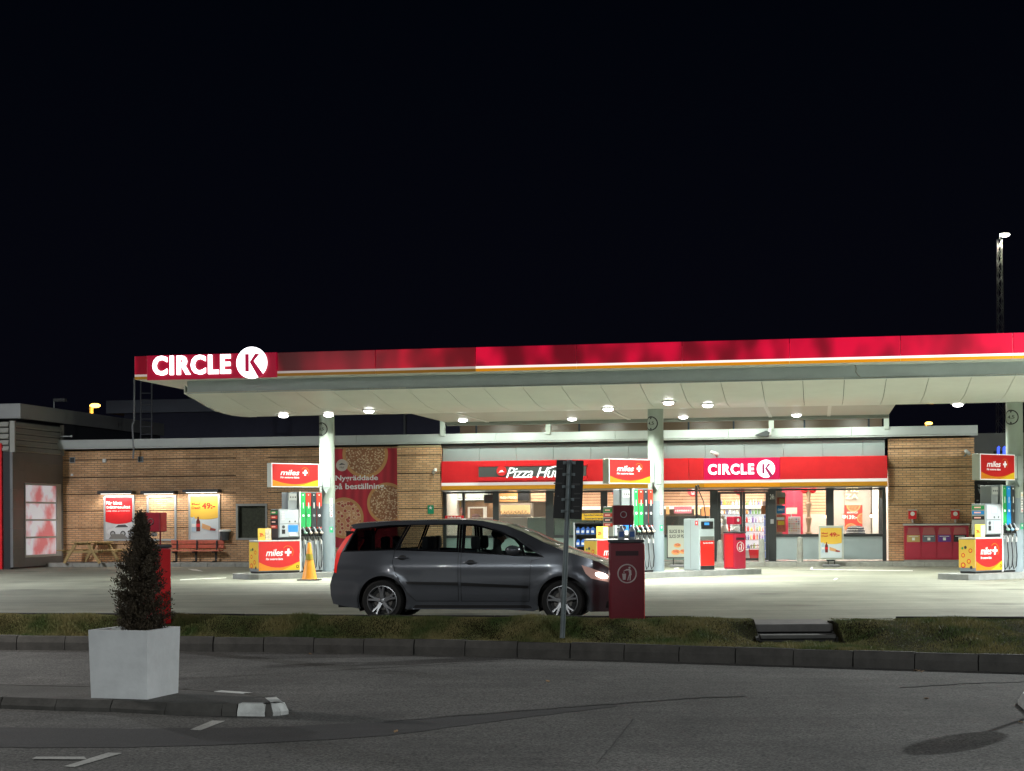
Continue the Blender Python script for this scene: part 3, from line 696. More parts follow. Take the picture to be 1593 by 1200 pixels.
# fascia band, proud of the wall
VB = VS - .38
zr1 = Z(1300, 710, VB); zr0 = Z(1300, 745, VB); zw0 = zr0 - .10; zo0 = zw0 - .14
a, b = uP1 + .02, uS1 + .06
sa, sb = UZ(1095, 730, VB)[0], UZ(1213, 730, VB)[0]
for (x0, x1, m) in ((a, a + (sa - a) * .25, redp), (a + (sa - a) * .25 + .008, sa - .5, redp), (sa - .492, sa - .006, redp), (sb + .006, b, redp)): B('fascia_panel', m, shop, x0, x1, VB, VS - .06, zr0, zr1, .008)
B('lit_fascia_panel', lum('lit_shop_fascia', (.62, .0, .07), .75), shop, sa, sb, VB - .01, VS - .06, zr0, zr1 - .01, .006)
B('white_stripe', lum('shop_white_stripe', (1, .93, .9), .5), shop, a, b, VB + .006, VS - .06, zw0, zr0 - .002)
B('amber_stripe', lum('shop_amber_stripe', (.75, .33, .01), .22), shop, a, sa, VB + .004, VS - .06, zo0, zw0 - .002)
B('amber_stripe', lum('shop_amber_stripe_lit', (.8, .30, .0), .45), shop, sa, sb, VB + .004, VS - .06, zo0, zw0 - .002)
B('amber_stripe', MATS['shop_amber_stripe'], shop, sb, b, VB + .004, VS - .06, zo0, zw0 - .002)
B('fascia_soffit', greyp, shop, a, b, VB + .03, VS + .1, zo0 - .05, zo0 - .003)
HEAD = zo0 - .06; SILL = gz(1250, 831); 
# glazing bars
def bar(x0, x1, z0=GZ, z1=HEAD, name='mullion', v0=VS - .05, v1=VS + .1): return B(name, frame_dark, shop, uu(x0), uu(x1), v0, v1, z0, z1, .004)
for x0, x1 in ((690, 694.5), (719.5, 723), (767, 776), (849, 861.5), (934.5, 945), (1104.5, 1117), (1195, 1207), (1285, 1297), (1372.5, 1378.5)): bar(x0, x1)
B('head_rail', frame_dark, shop, uu(694.6), uu(1372.4), VS - .04, VS + .09, HEAD - .07, HEAD - .001)
for x0, x1 in ((694.5, 719.5), (723, 767), (776, 849), (861.5, 934.5), (945, 1104.5), (1207, 1285), (1297, 1372.5)):
    s = SILL; B('sill_rail', frame_dark, shop, uu(x0) + .002, uu(x1) - .002, VS - .05, VS + .09, s - .09, s)
    B('kick_panel', blue_grey if x0 > 1000 else mat('green_grey_panel', (.24, .32, .29), .35, noise=(1.5, .05)), shop, uu(x0) + .002, uu(x1) - .002, VS - .02, VS + .06, GZ + .05, s - .092)
    B('window_pane', pane, shop, uu(x0) + .002, uu(x1) - .002, VS + .01, VS + .02, s + .001, HEAD - .07)
# doors: two sliding leaves
for x0, x1 in ((1117, 1155), (1155, 1195)):
    d = B('sliding_door', frame_dark, shop, uu(x0) + .003, uu(x0) + .09, VS - .02, VS + .04, GZ + .02, HEAD - .08, .004)
    B('door_stile', frame_dark, d, uu(x1) - .09, uu(x1) - .003, VS - .02, VS + .04, GZ + .02, HEAD - .08, .004)
    B('door_rail', frame_dark, d, uu(x0) + .09, uu(x1) - .09, VS - .02, VS + .04, GZ + .02, GZ + .1); B('door_rail', frame_dark, d, uu(x0) + .09, uu(x1) - .09, VS - .02, VS + .04, HEAD - .16, HEAD - .08)
    B('door_glass', pane, d, uu(x0) + .09, uu(x1) - .09, VS + .005, VS + .015, GZ + .1, HEAD - .16)
# small marks on the pillar by the door
t_ = letters('pillar_lettering', '24h', wtext, shop, uu(1198), uu(1204.5), gz(1201, 777), gz(1201, 769), VS - .051, .003, bold=.02)
B('call_panel', steel, shop, uu(1198.5), uu(1203.5), VS - .062, VS - .051, gz(1200, 815), gz(1200, 808))
# room
rm = MB(); r0, r1, rv = uP1, uS1 + .1, 16.0
B('interior_floor', mat('shop_floor_tiles', (.38, .36, .33), .25, noise=(2, .1)), shop, r0, r1, VS + .1, rv, GZ - .02, GZ + .004)
B('interior_ceiling', mat('shop_ceiling', (.7, .68, .64), .8), shop, r0, r1, VS + .1, rv, 3.1, 3.15)
B('interior_side_wall', mat('shop_wall_grey', (.50, .46, .40), .8), shop, r0 - .05, r0, VS + .1, rv, GZ, 3.1)
B('interior_side_wall', MATS['shop_wall_grey'], shop, r1, r1 + .05, VS + .1, rv, GZ, 3.1)
B('interior_back_wall', mat('shop_back_wall', (.52, .42, .34), .8, noise=(2, .08)), shop, r0, r1, rv, rv + .05, GZ, 3.1)
# slatted timber band over the fridges
slat_m = mat('warm_timber_slat', (.62, .36, .22), .55, noise=(3, .15))
VL = 13.4
def slats(x0, x1, z0, z1, v, nm='timber_slats', par=shop):
    mb = MB(); z = z0
    while z < z1 - .03: mb.box(UZ(x0, 780, v)[0], UZ(x1, 780, v)[0], v, v + .04, z, min(z + .085, z1)); z += .105
    o = mb.build(nm, slat_m, par); B('slat_backing', mat('slat_gap', (.2, .1, .06), .8), o, UZ(x0, 780, v)[0], UZ(x1, 780, v)[0], v + .045, v + .08, z0 - .02, z1); return o
zs0 = Z(1060, 786, VL); slats(862, 1196, zs0, 3.08, VL)
B('lit_ledge', lum('warm_ledge_glow', (1, .82, .66), 1.4), shop, UZ(862, 780, VL)[0], UZ(1196, 780, VL)[0], VL - .1, VL + .05, zs0 - .14, zs0 - .02)
slats(1249, 1285, Z(1260, 800, VL), 3.08, VL)
# lit drinks fridges
fr = sthing('display_fridge', 'brightly lit glass door fridges behind the sliding shop doors', 'fridge', 0, 0)
f0, f1 = UZ(1117, 800, VL)[0], UZ(1193, 800, VL)[0]; ft = zs0 - .16
B('cabinet', white, fr, f0, f1, VL + .1, VL + .7, GZ + .01, ft); B('light_panel', lum('fridge_glow', (.95, .97, 1), .9), fr, f0 + .05, f1 - .05, VL + .07, VL + .098, GZ + .3, ft - .08)
for k in range(6): B('shelf', steel, fr, f0 + .02, f1 - .02, VL - .08, VL + .069, GZ + .35 + k * .3, GZ + .37 + k * .3)
for x in (1117, 1153, 1157, 1191): B('door_frame', white, fr, UZ(x, 800, VL)[0], UZ(x, 800, VL)[0] + .05, VL - .14, VL - .1, GZ + .05, ft)
cols_ = [(.7, .06, .05), (.75, .7, .6), (.7, .5, .1), (.15, .3, .1), (.6, .3, .1), (.5, .5, .52), (.1, .12, .3), (.75, .35, .3)]
pm_ = [mat('product_colour', c, .5) if i == 0 else mat('product_colour_%d' % i, c, .5) for i, c in enumerate(cols_)]
rnd = random.Random(8)
for k in range(6):
    u = f0 + .08
    while u < f1 - .12:
        w = rnd.uniform(.05, .1); h = rnd.uniform(.12, .24); m = rnd.choice(pm_)
        o = MB().lathe([(w * .42, 0), (w * .45, h * .6), (w * .18, h * .8), (w * .18, h)], 10).build('drink_bottle', m, None, True, W(u + w / 2, VL - .01, GZ + .372 + k * .3), -PHI)
        tag(o, 'small drink container on a lit fridge shelf seen through the sliding doors', 'bottle', 'drinks in the lit fridge'); u += w + .03
# red hanging discs
for i, (x, y, r) in enumerate(((1078, 764, 9), (1150, 762, 9), (961, 766, 9))):
    v = 12.0; u_, z_ = UZ(x, y, v)
    t = sthing('hanging_disc', ('round red hanging ceiling sign ' + ('left of the shop doors', 'half hidden behind the door frame', 'seen beside the middle pump')[i]), 'hanging sign', u_, v, z_, 'red discs hanging in the shop')
    MB().prism(circ(0, 0, r / 47.), -.02, .02, 'y').build('disc', mat('disc_red', (.75, .04, .06), .5), t)
    B('symbol', wtext, t, -.05, .05, -.024, -.021, -.13, .1, .0); B('symbol_line', MATS['disc_red'], t, -.025, .025, -.027, -.0245, -.07, .03)
    MB().tube([(0, 0, r / 47.), (0, 0, 3.1 - z_)], .006).build('cord', black, t)
# food counter on the left with steel hood, glowing case and sign
ct = sthing('service_counter', 'long pale serving counter inside the left shop windows', 'counter', 0, 0)
VC = 11.6
cx = lambda x, v=VC: UZ(x, 805, v)[0]
B('counter_front', mat('counter_beige', (.62, .56, .50), .5), ct, cx(734), cx(820), VC, VC + .7, GZ + .01, Z(780, 805, VC), .01)
B('counter_front', mat('counter_green_grey', (.30, .38, .35), .4), ct, cx(820) + .01, cx(934), VC + .01, VC + .7, GZ + .01, Z(860, 805, VC), .01)
B('counter_front', mat('counter_dark', (.16, .16, .15), .4), ct, cx(1036), cx(1104), VC + .01, VC + .7, GZ + .01, Z(1070, 803, VC), .01)
t = sthing('food_warmer', 'lit warming cabinet with rows of rolls above the serving counter', 'food cabinet', 0, 0); VD = 12.6
x0, x1 = UZ(777, 790, VD)[0], UZ(826, 790, VD)[0]
B('cabinet', mat('warmer_steel', (.45, .38, .32), .4), t, x0, x1, VD + .05, VD + .5, GZ + .01, Z(800, 783, VD))
B('glow_panel', lum('warmer_glow', (1, .62, .3), .9), t, x0 + .04, x1 - .04, VD + .02, VD + .048, Z(800, 800, VD), Z(800, 786, VD))
rnd = random.Random(2); u = x0 + .06
for k in range(16):
    MB().ball(.035, (u, VD - .03, Z(800, 796 + (k % 2) * 3, VD)), (.8, 1, 1.6), 10, 6).build('bread_roll', mat('bread_crust', (.75, .5, .25), .7), t, True); u += (x1 - x0 - .1) / 16
B('rail', steel, t, x0, x1, VD - .08, VD + .0, Z(800, 801, VD) - .03, Z(800, 801, VD))
t = sthing('menu_board', 'timber board reading fresh food over the serving counter', 'menu board', 0, 0); VM = 12.2
x0, x1 = UZ(776.5, 780, VM)[0], UZ(805, 780, VM)[0]
mb = MB(); z = Z(790, 781, VM)
while z < Z(790, 762, VM): mb.box(x0, x1, VM, VM + .04, z, z + .075); z += .085
mb.build('timber_board', mat('orange_timber', (.66, .33, .12), .5, noise=(4, .1)), t)
letters('board_lettering', 'FRESH FOOD', lum('board_letters', (1, .9, .7), 1.2), t, x0 + .03, x1 - .03, Z(790, 776.5, VM), Z(790, 772.5, VM), VM - .002, .01, bold=.02)
B('dark_screen', black, t, x1 + .01, UZ(823, 780, VM)[0], VM, VM + .05, Z(815, 779, VM), Z(815, 762, VM))
o = slats(826, 849, Z(830, 780, VM), 3.0, VM + .5)
t = sthing('extractor_hood', 'pale steel extractor hood behind the far left shop window', 'extractor hood', 0, 0); VX = 12.4
B('hood', mat('hood_grey', (.42, .46, .42), .4), t, UZ(693, 770, VX)[0], UZ(755, 770, VX)[0], VX, VX + 1, Z(720, 776, VX), 2.9, .02)
B('light_strip', lum('hood_light', (1, 1, .95), 1.6), t, UZ(693, 770, VX)[0], UZ(752, 770, VX)[0], VX - .02, VX - .002, Z(720, 778, VX), Z(720, 776.5, VX))
t = sthing('picture_frame', 'white lit frame on the timber kitchen wall left of the pizza counter', 'frame', 0, 0); VX = 13.0
B('timber_wall', mat('kitchen_timber', (.45, .27, .16), .6, noise=(5, .15)), t, UZ(723, 790, VX)[0], UZ(768, 790, VX)[0], VX + .05, VX + .1, GZ, Z(740, 780, VX))
fx0, fx1, fz0, fz1 = UZ(728, 800, VX)[0], UZ(757, 800, VX)[0], Z(740, 808, VX), Z(740, 791, VX)
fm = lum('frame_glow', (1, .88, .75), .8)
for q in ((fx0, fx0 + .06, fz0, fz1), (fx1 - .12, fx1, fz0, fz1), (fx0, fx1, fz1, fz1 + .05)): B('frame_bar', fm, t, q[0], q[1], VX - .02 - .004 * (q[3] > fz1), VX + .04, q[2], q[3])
MB().ball(.12, (fx0 + .3, VX - .05, fz0 + .1), (1.3, .5, .8)).build('dried_flowers', mat('dried_flower', (.3, .17, .16), .9), t)
t = sthing('kitchen_shelves', 'tall white kitchen shelf with jars behind the far left window', 'shelf', 0, 0); VX = 12.8
B('shelf_back', mat('shelf_pale', (.55, .5, .45), .6), t, UZ(693, 790, VX)[0], UZ(721, 790, VX)[0], VX + .3, VX + .35, GZ, Z(700, 778, VX))
for k, (x, y, m) in enumerate(((697, 790, black), (700, 800, dgrey), (706, 792, wtext), (707, 798, wtext), (712, 785, pm_[2]), (716, 795, pm_[7]), (713, 800, pm_[4]), (703, 783, steel))):
    q, z = UZ(x, y, VX); B('appliance', m, t, q - .08, q + .08, VX, VX + .2, z - .1, z + .12, .01)
t = sthing('window_sticker', 'red sticker strip with white writing at the bottom of the far left window', 'sticker', 0, 0)
stick_v = VS - .012
B('strip', redp, t, uu(693), uu(722), VS - .07, VS - .052, gz(705, 808), gz(705, 802.5)); letters('strip_lettering', 'Kaffe & mat', wtext, t, uu(697), uu(718), gz(705, 807), gz(705, 803.5), VS - .0705, .002, bold=.03)
t = sthing('hanging_box', 'dark square sign hanging behind the second left window', 'hanging sign', 0, 0); VX = 11.2
B('dark_box', dgrey, t, UZ(753, 775, VX)[0], UZ(768, 775, VX)[0], VX, VX + .12, Z(760, 783, VX), Z(760, 770, VX)); MB().tube([(UZ(760, 775, VX)[0], VX + .05, Z(760, 770, VX)), (UZ(760, 775, VX)[0], VX + .05, 3.1)], .01).build('cord', black, t)
# things on the back counter left of the doors
t = sthing('menu_screen', 'pink lit menu screen under the timber slats left of the doors', 'screen', 0, 0); VX = 13.2
for (x0, x1, y0, y1, c, s) in ((1048.5, 1076, 788, 799, (.75, .22, .26), .5), (1036, 1041, 788, 800, (.9, .5, .2), .6), (1080, 1089, 788, 801, (1, .72, .4), .7), (1091, 1104, 789, 803, (.85, .35, .12), .5)):
    B('screen_panel', lum('screen_%d' % x0, c, s), t, UZ(x0, 795, VX)[0], UZ(x1, 795, VX)[0], VX, VX + .04, Z(1060, y1, VX), Z(1060, y0, VX))
for k in range(9): B('menu_line', wtext, t, UZ(1050 + k * 2.9, 795, VX)[0], UZ(1052 + k * 2.9, 795, VX)[0], VX - .004, VX - .001, Z(1060, 796, VX), Z(1060, 793.5, VX))
t = sthing('paper_cutout', 'white animal shaped cutout standing inside the left door leaf', 'cutout', 0, 0); VX = 11.3
m = mat('cutout_white', (.8, .68, .6), .6)
q, z = UZ(1127, 812, VX); MB().ball(.09, (q, VX, z), (.9, .5, 1.5)).ball(.07, (q - .05, VX, z + .16), (1, .5, 1)).ball(.13, (q - .02, VX, z - .28), (1, .5, 1.4)).build('cutout', m, t, True)
B('stand', pm_[7], t, q - .16, q + .14, VX - .1, VX + .1, GZ + .01, z - .42, .02)
t = sthing('red_basket', 'red shopping basket on the floor behind the right door leaf', 'basket', 0, 0); VX = 11.5
q, z = UZ(1174, 858, VX); MB().prism([(-.15, GZ + .01), (.15, GZ + .01), (.2, GZ + .36), (-.2, GZ + .36)], -.13, .13, 'y', at=(q, VX, 0)).build('basket_body', redp, t)
MB().tube([(q - .18, VX, GZ + .36), (q - .15, VX, GZ + .5), (q + .15, VX, GZ + .5), (q + .18, VX, GZ + .36)], .012).build('handle', black, t)
t = sthing('brown_box_sign', 'brown box hanging behind the right door leaf', 'box sign', 0, 0); VX = 11.4
B('box', mat('carton_brown', (.4, .2, .08), .7), t, UZ(1184, 795, VX)[0], UZ(1194, 795, VX)[0], VX, VX + .2, Z(1190, 800, VX), Z(1190, 787, VX)); B('top_card', wtext, t, UZ(1186, 795, VX)[0], UZ(1194, 795, VX)[0], VX + .02, VX + .1, Z(1190, 787, VX) + .002, Z(1190, 780, VX))
MB().tube([(UZ(1189, 795, VX)[0], VX + .06, Z(1190, 780, VX)), (UZ(1189, 795, VX)[0], VX + .06, 3.1)], .008).build('cord', black, t)
t = sthing('blue_display', 'pale blue product display at the right edge of the door opening', 'display', 0, 0)
B('display_panel', lum('blue_display_glow', (.35, .45, .9), .45), t, UZ(1188, 830, VX)[0], UZ(1195, 830, VX)[0], VX + .3, VX + .5, GZ + .01, Z(1190, 802, VX))
for k in range(5): B('display_shelf', wtext, t, UZ(1188, 830, VX)[0], UZ(1195, 830, VX)[0], VX + .26, VX + .298, GZ + .3 + k * .27, GZ + .33 + k * .27)
# right of the doors: red wall, posters, display stand, carved post
B('red_partition', mat('red_wall_paint', (.50, .03, .06), .6), shop, UZ(1217, 790, 12.6)[0], UZ(1249, 790, 12.6)[0], 12.6, 12.66, GZ, 3.09)
B('pale_partition', mat('pale_wall_panel', (.68, .48, .40), .7, noise=(2, .08)), shop, UZ(1249, 790, 13.3)[0], UZ(1286, 790, 13.3)[0], 13.3, 13.35, GZ, Z(1260, 800, 13.3))
sp = [('red and gold poster sticker at the top left of the right hand window', 1209, 1222, 766, 785, (.45, .06, .03), 'poster'), ('blue sticker in the window right of the doors', 1208, 1221, 787, 799, (.01, .22, .55), 'sticker'), ('colourful food poster low in the window right of the doors', 1208, 1222, 801, 828, (.6, .12, .08), 'poster')]
for i, (lb, x0, x1, y0, y1, c, ct_) in enumerate(sp):
    t = sthing('window_poster', lb, ct_, 0, 0); B('sheet', mat('poster_colour_%d' % i, c, .5, noise=(6, .5)), t, uu(x0), uu(x1), VS + .03, VS + .034, gz(1215, y1), gz(1215, y0))
    if i == 1: letters('sticker_lettering', 'ÖPPET', wtext, t, uu(x0) + .04, uu(x1) - .04, gz(1215, 795), gz(1215, 791), VS + .029, .002, bold=.03)
    if i == 0: B('gold_patch', mat('gold_print', (.6, .4, .12), .5), t, uu(1212), uu(1220), VS + .027, VS + .0295, gz(1215, 784), gz(1215, 776)); B('grey_head', mat('grey_print', (.5, .48, .45), .5), t, uu(1209), uu(1222), VS + .027, VS + .0295, gz(1215, 774), gz(1215, 766))
    if i == 2: B('white_band', wtext, t, uu(1208), uu(1220), VS + .027, VS + .0295, gz(1215, 809), gz(1215, 805)); B('yellow_patch', yel, t, uu(1210), uu(1220), VS + .027, VS + .0295, gz(1215, 817), gz(1215, 811))
t = sthing('cigarette_display', 'white gridded product tower inside the window right of the doors', 'display tower', 0, 0); VX = 11.8
B('tower', mat('tower_white', (.72, .72, .74), .5), t, UZ(1226, 800, VX)[0], UZ(1245, 800, VX)[0], VX, VX + .4, GZ + .01, Z(1235, 804, VX), .01)
rnd = random.Random(4)
for r_ in range(6):
    for c_ in range(5): 
        q, z = UZ(1228 + c_ * 3.6, 808 + r_ * 3.6, VX); B('packet', rnd.choice(pm_ + [black]), t, q - .022, q + .022, VX - .02, VX - .002, z - .02, z + .02)
t = sthing('price_card', 'pale framed card above the product tower behind the window', 'card', 0, 0); B('card', mat('card_cream', (.75, .62, .5), .6), t, UZ(1223, 795, 12.3)[0], UZ(1240, 795, 12.3)[0], 12.3, 12.33, Z(1230, 800, 12.3), Z(1230, 790, 12.3))
MB().tube([(UZ(1231, 795, 12.3)[0], 12.31, GZ), (UZ(1231, 795, 12.3)[0], 12.31, Z(1230, 800, 12.3))], .02).build('stand', steel, t)
t = sthing('carved_post', 'brown notched tree like post inside the window left of the dark pillar', 'post', 0, 0); VX = 12.2; q = UZ(1258, 800, VX)[0]
z = GZ; prof_ = [(.07, z)]
for k in range(5): prof_ += [(.06, z + .1 + k * .5), (.11, z + .42 + k * .5), (.065, z + .44 + k * .5)]
prof_ += [(.12, 3.08)]; MB().lathe(prof_, 8, at=(q, VX, 0)).build('post', mat('carved_wood', (.28, .19, .12), .7), t)
for s_ in (-1, 1): MB().ball(.13, (q + s_ * .14, VX - .05, Z(1258, 762, VX)), (1, .6, 1)).build('red_flower', redp, t, True)
# seating corner, right hand window
t = sthing('menu_poster', 'red pizza poster with 139 price on the back wall of the right hand window', 'poster', 0, 0); VX = 13.6
B('back_panel', mat('corner_wall', (.50, .43, .37), .7, noise=(1, .05)), t, UZ(1297, 800, VX)[0], UZ(1355, 800, VX)[0], VX + .03, VX + .08, GZ, 3.08)
q0, q1, z0, z1 = UZ(1314, 800, VX)[0], UZ(1341.5, 800, VX)[0], Z(1328, 824, VX), Z(1328, 786, VX)
B('poster_sheet', mat('poster_red', (.55, .05, .035), .5), t, q0, q1, VX, VX + .02, z0, z1)
cr_, ch_ = mat('pizza_crust', (.62, .33, .12), .6), mat('pizza_topping', (.55, .16, .07), .6, noise=(14, .6))
def clipcirc(cx, cz, r, X0, X1, Z0, Z1): return [(min(max(x, X0), X1), min(max(z, Z0), Z1)) for x, z in circ(cx, cz, r, 36)]
for (a_, c_, r_) in ((.5, 1., .4), (1., .45, .3), (.35, .0, .36)):
    X, Zz = q0 + (q1 - q0) * a_, z0 + (z1 - z0) * c_; flat('printed_pizza', cr_, t, clipcirc(X, Zz, r_ * .6, q0, q1, z0, z1), VX - .001); flat('printed_topping', ch_, t, clipcirc(X, Zz, r_ * .5, q0, q1, z0, z1), VX - .0045)
letters('price', '139:-', wtext, t, q0 + .08, q0 + .42, z0 + .36, z0 + .5, VX - .008, .003, bold=.03); letters('poster_lettering', 'MINDRE PIZZA', wtext, t, q0 + .08, q1 - .15, z0 + .56, z0 + .62, VX - .008, .003, bold=.02)
t = sthing('neon_sign', 'glowing cream letter sign high in the right hand window', 'neon sign', 0, 0); VX = 13.5
letters('neon_letters', 'PIZ\nZA', lum('neon_cream', (1, .85, .45), 1.6), t, UZ(1315, 770, VX)[0], UZ(1336, 770, VX)[0], Z(1325, 776, VX), Z(1325, 758, VX), VX, .02, bold=.02)
gm_ = lum('globe_glow', (1, .80, .62), 5)
for i, (x, y, v) in enumerate(((1313.5, 804, 11.6), (1355.5, 803, 11.6), (1285, 804, 12.4))):
    q, z = UZ(x, y, v); t = sthing('pendant_lamp', ('small glowing globe lamp left of the pizza poster', 'small glowing globe lamp right of the pizza poster', 'small globe lamp mostly hidden behind the dark window pillar')[i], 'pendant lamp', q, v, z, 'globe lamps')
    MB().ball(.055).build('globe', gm_, t, True); MB().tube([(0, 0, .05), (0, 0, 3.1 - z)], .006).build('cord', black, t); MB().cyl(.03, .06, 12, at=(0, 0, .045)).build('holder', mat('copper', (.4, .15, .08), .4, .6), t, True)
t = sthing('lounge_chair', 'dark striped rounded chair back under the pizza poster', 'chair', *((lambda q: (q[0], 12.2, 0))(UZ(1331, 826, 12.2))))
zt_ = UZ(1331, 818, 12.2)[1]
MB().lathe([(.30, zt_ - .5), (.33, zt_ - .25), (.27, zt_ - .06), (.12, zt_ + .0)], 20).build('backrest', mat('chair_dark', (.035, .035, .04), .7), t, True)
for k in range(3): MB().torus(.325 - k * .035, .008, at=(0, 0, zt_ - .22 + k * .08)).build('stripe', wtext, t, True)
for s_ in (-1, 1):
    for p_ in (-1, 1): MB().cyl(.015, zt_ - .5 - GZ, 8, at=(s_ * .2, p_ * .2, GZ + .004)).build('leg', black, t)
B('bright_partition', mat('bright_wall', (.78, .72, .66), .7), shop, UZ(1357, 800, 13.0)[0], UZ(1367, 800, 13.0)[0], 13.0, 13.1, GZ, 3.08)
B('dark_shelf_end', dgrey, shop, UZ(1367, 800, 12.0)[0], UZ(1373, 800, 12.0)[0], 12.0, 12.3, GZ, Z(1370, 775, 12.0))
# ceiling lights in the shop
for i, (x, v) in enumerate(((705, 11.6), (745, 12.4), (812, 11.8), (880, 12.0), (960, 12.0), (1070, 11.9), (1135, 12.2), (1180, 12.2), (1232, 11.6), (1275, 12.4), (1330, 12.2), (1362, 11.8))):
    q = UZ(x, 760, v)[0]
    t = sthing('ceiling_light', 'flat square ceiling light inside the shop', 'ceiling light', q, v, 3.06, 'shop ceiling lights')
    B('diffuser', lum('ceiling_light_glow', (1, .93, .85), 4), t, -.3, .3, -.3, .3, 0, .035)
    lamp('room_lamp', (0, 0, -.02), P_INTERIOR, size=.6, sy=.6, col=(1, .90, .80), parent=t)

# ---- signs and fittings on the shop front
t = sthing('shop_name_sign', 'white lettering and round emblem on the lit part of the shop fascia', 'illuminated sign', 0, 0)
us2 = lambda x, y=730: UZ(x, y, VB - .02)[0]
zz2 = lambda x, y: Z(x, y, VB - .02)
letters('sign_lettering', 'CIRCLE', lum('shop_letter_white', (1, .97, 1), 2.4), t, us2(1101.5), us2(1173), zz2(1137, 738.5), zz2(1137, 722), VB - .014, .03, bold=.034, spacing=1.16)
kshape(t, 'emblem_disc', us2(1191.5), zz2(1191, 729.5), us2(1205.5) - us2(1191.5), VB - .014, MATS['shop_letter_white'], mat('emblem_mauve', (.35, .02, .12), .4))
t = sthing('restaurant_sign', 'dark grey sign box with slanted white restaurant lettering and a red round roof logo', 'shop sign', 0, 0)
B('sign_box', mat('sign_box_grey', (.075, .08, .08), .4), t, us2(745), us2(912), VB - .08, VB - .003, zz2(800, 742), zz2(800, 726), .004)
B('sign_trim', redp, t, us2(743), us2(914), VB - .1, VB - .003, zz2(800, 748) , zz2(800, 742) - .004, .006); B('sign_trim', redp, t, us2(743), us2(914), VB - .1, VB - .003, zz2(800, 726) + .004, zz2(800, 722), .006)
lg = MB().prism(circ(us2(781), zz2(781, 733), .17, 36), VB - .13, VB - .082, 'y').build('logo_disc', lum('logo_red', (.8, .03, .03), .5), t)
X, Zz = us2(781), zz2(781, 734)
flat('logo_roof', lum('logo_white', (1, .95, .95), 1.2), t, [(X - .11, Zz - .04), (X - .05, Zz + .0), (X - .045, Zz + .03), (X + .03, Zz + .055), (X + .05, Zz + .01), (X + .11, Zz - .02), (X + .02, Zz - .015), (X - .04, Zz - .02)][::-1], VB - .131)
letters('sign_lettering', 'Pizza Hut', lum('restaurant_letters', (.95, 1, .97), 1.5), t, us2(788), us2(871), zz2(830, 743.5), zz2(830, 727.5), VB - .084, .03, bold=.0, shear=.35, spacing=.92)
flat('logo_stroke', MATS['restaurant_letters'], t, [(us2(846), zz2(846, 737)), (us2(852), zz2(852, 728.5)), (us2(862), zz2(862, 725.5)), (us2(873), zz2(873, 725)), (us2(863), zz2(863, 727)), (us2(855), zz2(855, 730))][::-1], VB - .09)
# tall pizza banner (printed)
t = sthing('pizza_banner', 'tall red banner with three big pizzas on the brick wall', 'banner', 0, 0); VP = VS - .05
b0, b1, z0, z1 = UZ(517, 760, VP)[0], UZ(621, 760, VP)[0], Z(570, 852, VP), Z(570, 698, VP)
bm_ = bpy.data.materials.new('pizza_banner_print'); bm_.use_nodes = True; n, l = bm_.node_tree.nodes, bm_.node_tree.links; tcn = n.new('ShaderNodeTexCoord')
vor = n.new('ShaderNodeTexVoronoi'); vor.inputs['Scale'].default_value = 7; l.new(tcn.outputs['Object'], vor.inputs['Vector'])
vo2 = n.new('ShaderNodeTexVoronoi'); vo2.inputs['Scale'].default_value = 16; l.new(tcn.outputs['Object'], vo2.inputs['Vector'])
crp = n.new('ShaderNodeValToRGB'); e = crp.color_ramp.elements; e[0].position = .0; e[0].color = (.50, .07, .05, 1); e[1].position = .38; e[1].color = (.42, .09, .06, 1); x_ = e.new(.42); x_.color = (.80, .58, .36, 1); x_ = e.new(.6); x_.color = (.62, .30, .15, 1); l.new(vor.outputs['Distance'], crp.inputs['Fac'])
crq = n.new('ShaderNodeValToRGB'); e = crq.color_ramp.elements; e[0].position = .1; e[0].color = (.85, .66, .42, 1); e[1].position = .55; e[1].color = (.30, .12, .05, 1); l.new(vo2.outputs['Distance'], crq.inputs['Fac'])
wv = n.new('ShaderNodeTexWave'); wv.inputs['Scale'].default_value = 1.1; wv.inputs['Distortion'].default_value = 1.5; l.new(tcn.outputs['Object'], wv.inputs['Vector'])
crw = n.new('ShaderNodeValToRGB'); e = crw.color_ramp.elements; e[0].color = (.55, .02, .04, 1); e[1].color = (.38, .01, .025, 1); l.new(wv.outputs['Fac'], crw.inputs['Fac'])
cur = crw.outputs['Color']
for (px, py, rpx, tp) in ((568, 707, 38, crq), (602, 783, 33, crq), (535, 806, 33, crp)):
    cxx, czz = UZ(px, py, VP); rr_ = rpx / 46.5
    for (rad, colr) in ((rr_, (.55, .28, .1, 1)), (rr_ * .86, tp)):
        dn = n.new('ShaderNodeVectorMath'); dn.operation = 'MULTIPLY_ADD'; l.new(tcn.outputs['Object'], dn.inputs[0]); dn.inputs[1].default_value = (1, 0, 1); dn.inputs[2].default_value = (-cxx, 0, -czz)
        ln_ = n.new('ShaderNodeVectorMath'); ln_.operation = 'LENGTH'; l.new(dn.outputs[0], ln_.inputs[0])
        lt = n.new('ShaderNodeMath'); lt.operation = 'LESS_THAN'; lt.inputs[1].default_value = rad; l.new(ln_.outputs['Value'], lt.inputs[0])
        mxx = n.new('ShaderNodeMix'); mxx.data_type = 'RGBA'; l.new(lt.outputs[0], mxx.inputs['Factor']); l.new(cur, mxx.inputs['A'])
        if isinstance(colr, tuple): mxx.inputs['B'].default_value = colr
        else: l.new(colr.outputs['Color'], mxx.inputs['B'])
        cur = mxx.outputs['Result']
l.new(cur, n['Principled BSDF'].inputs['Base Color']); n['Principled BSDF'].inputs['Roughness'].default_value = .6
B('banner_sheet', bm_, t, b0, b1, VP, VP + .04, z0, z1)
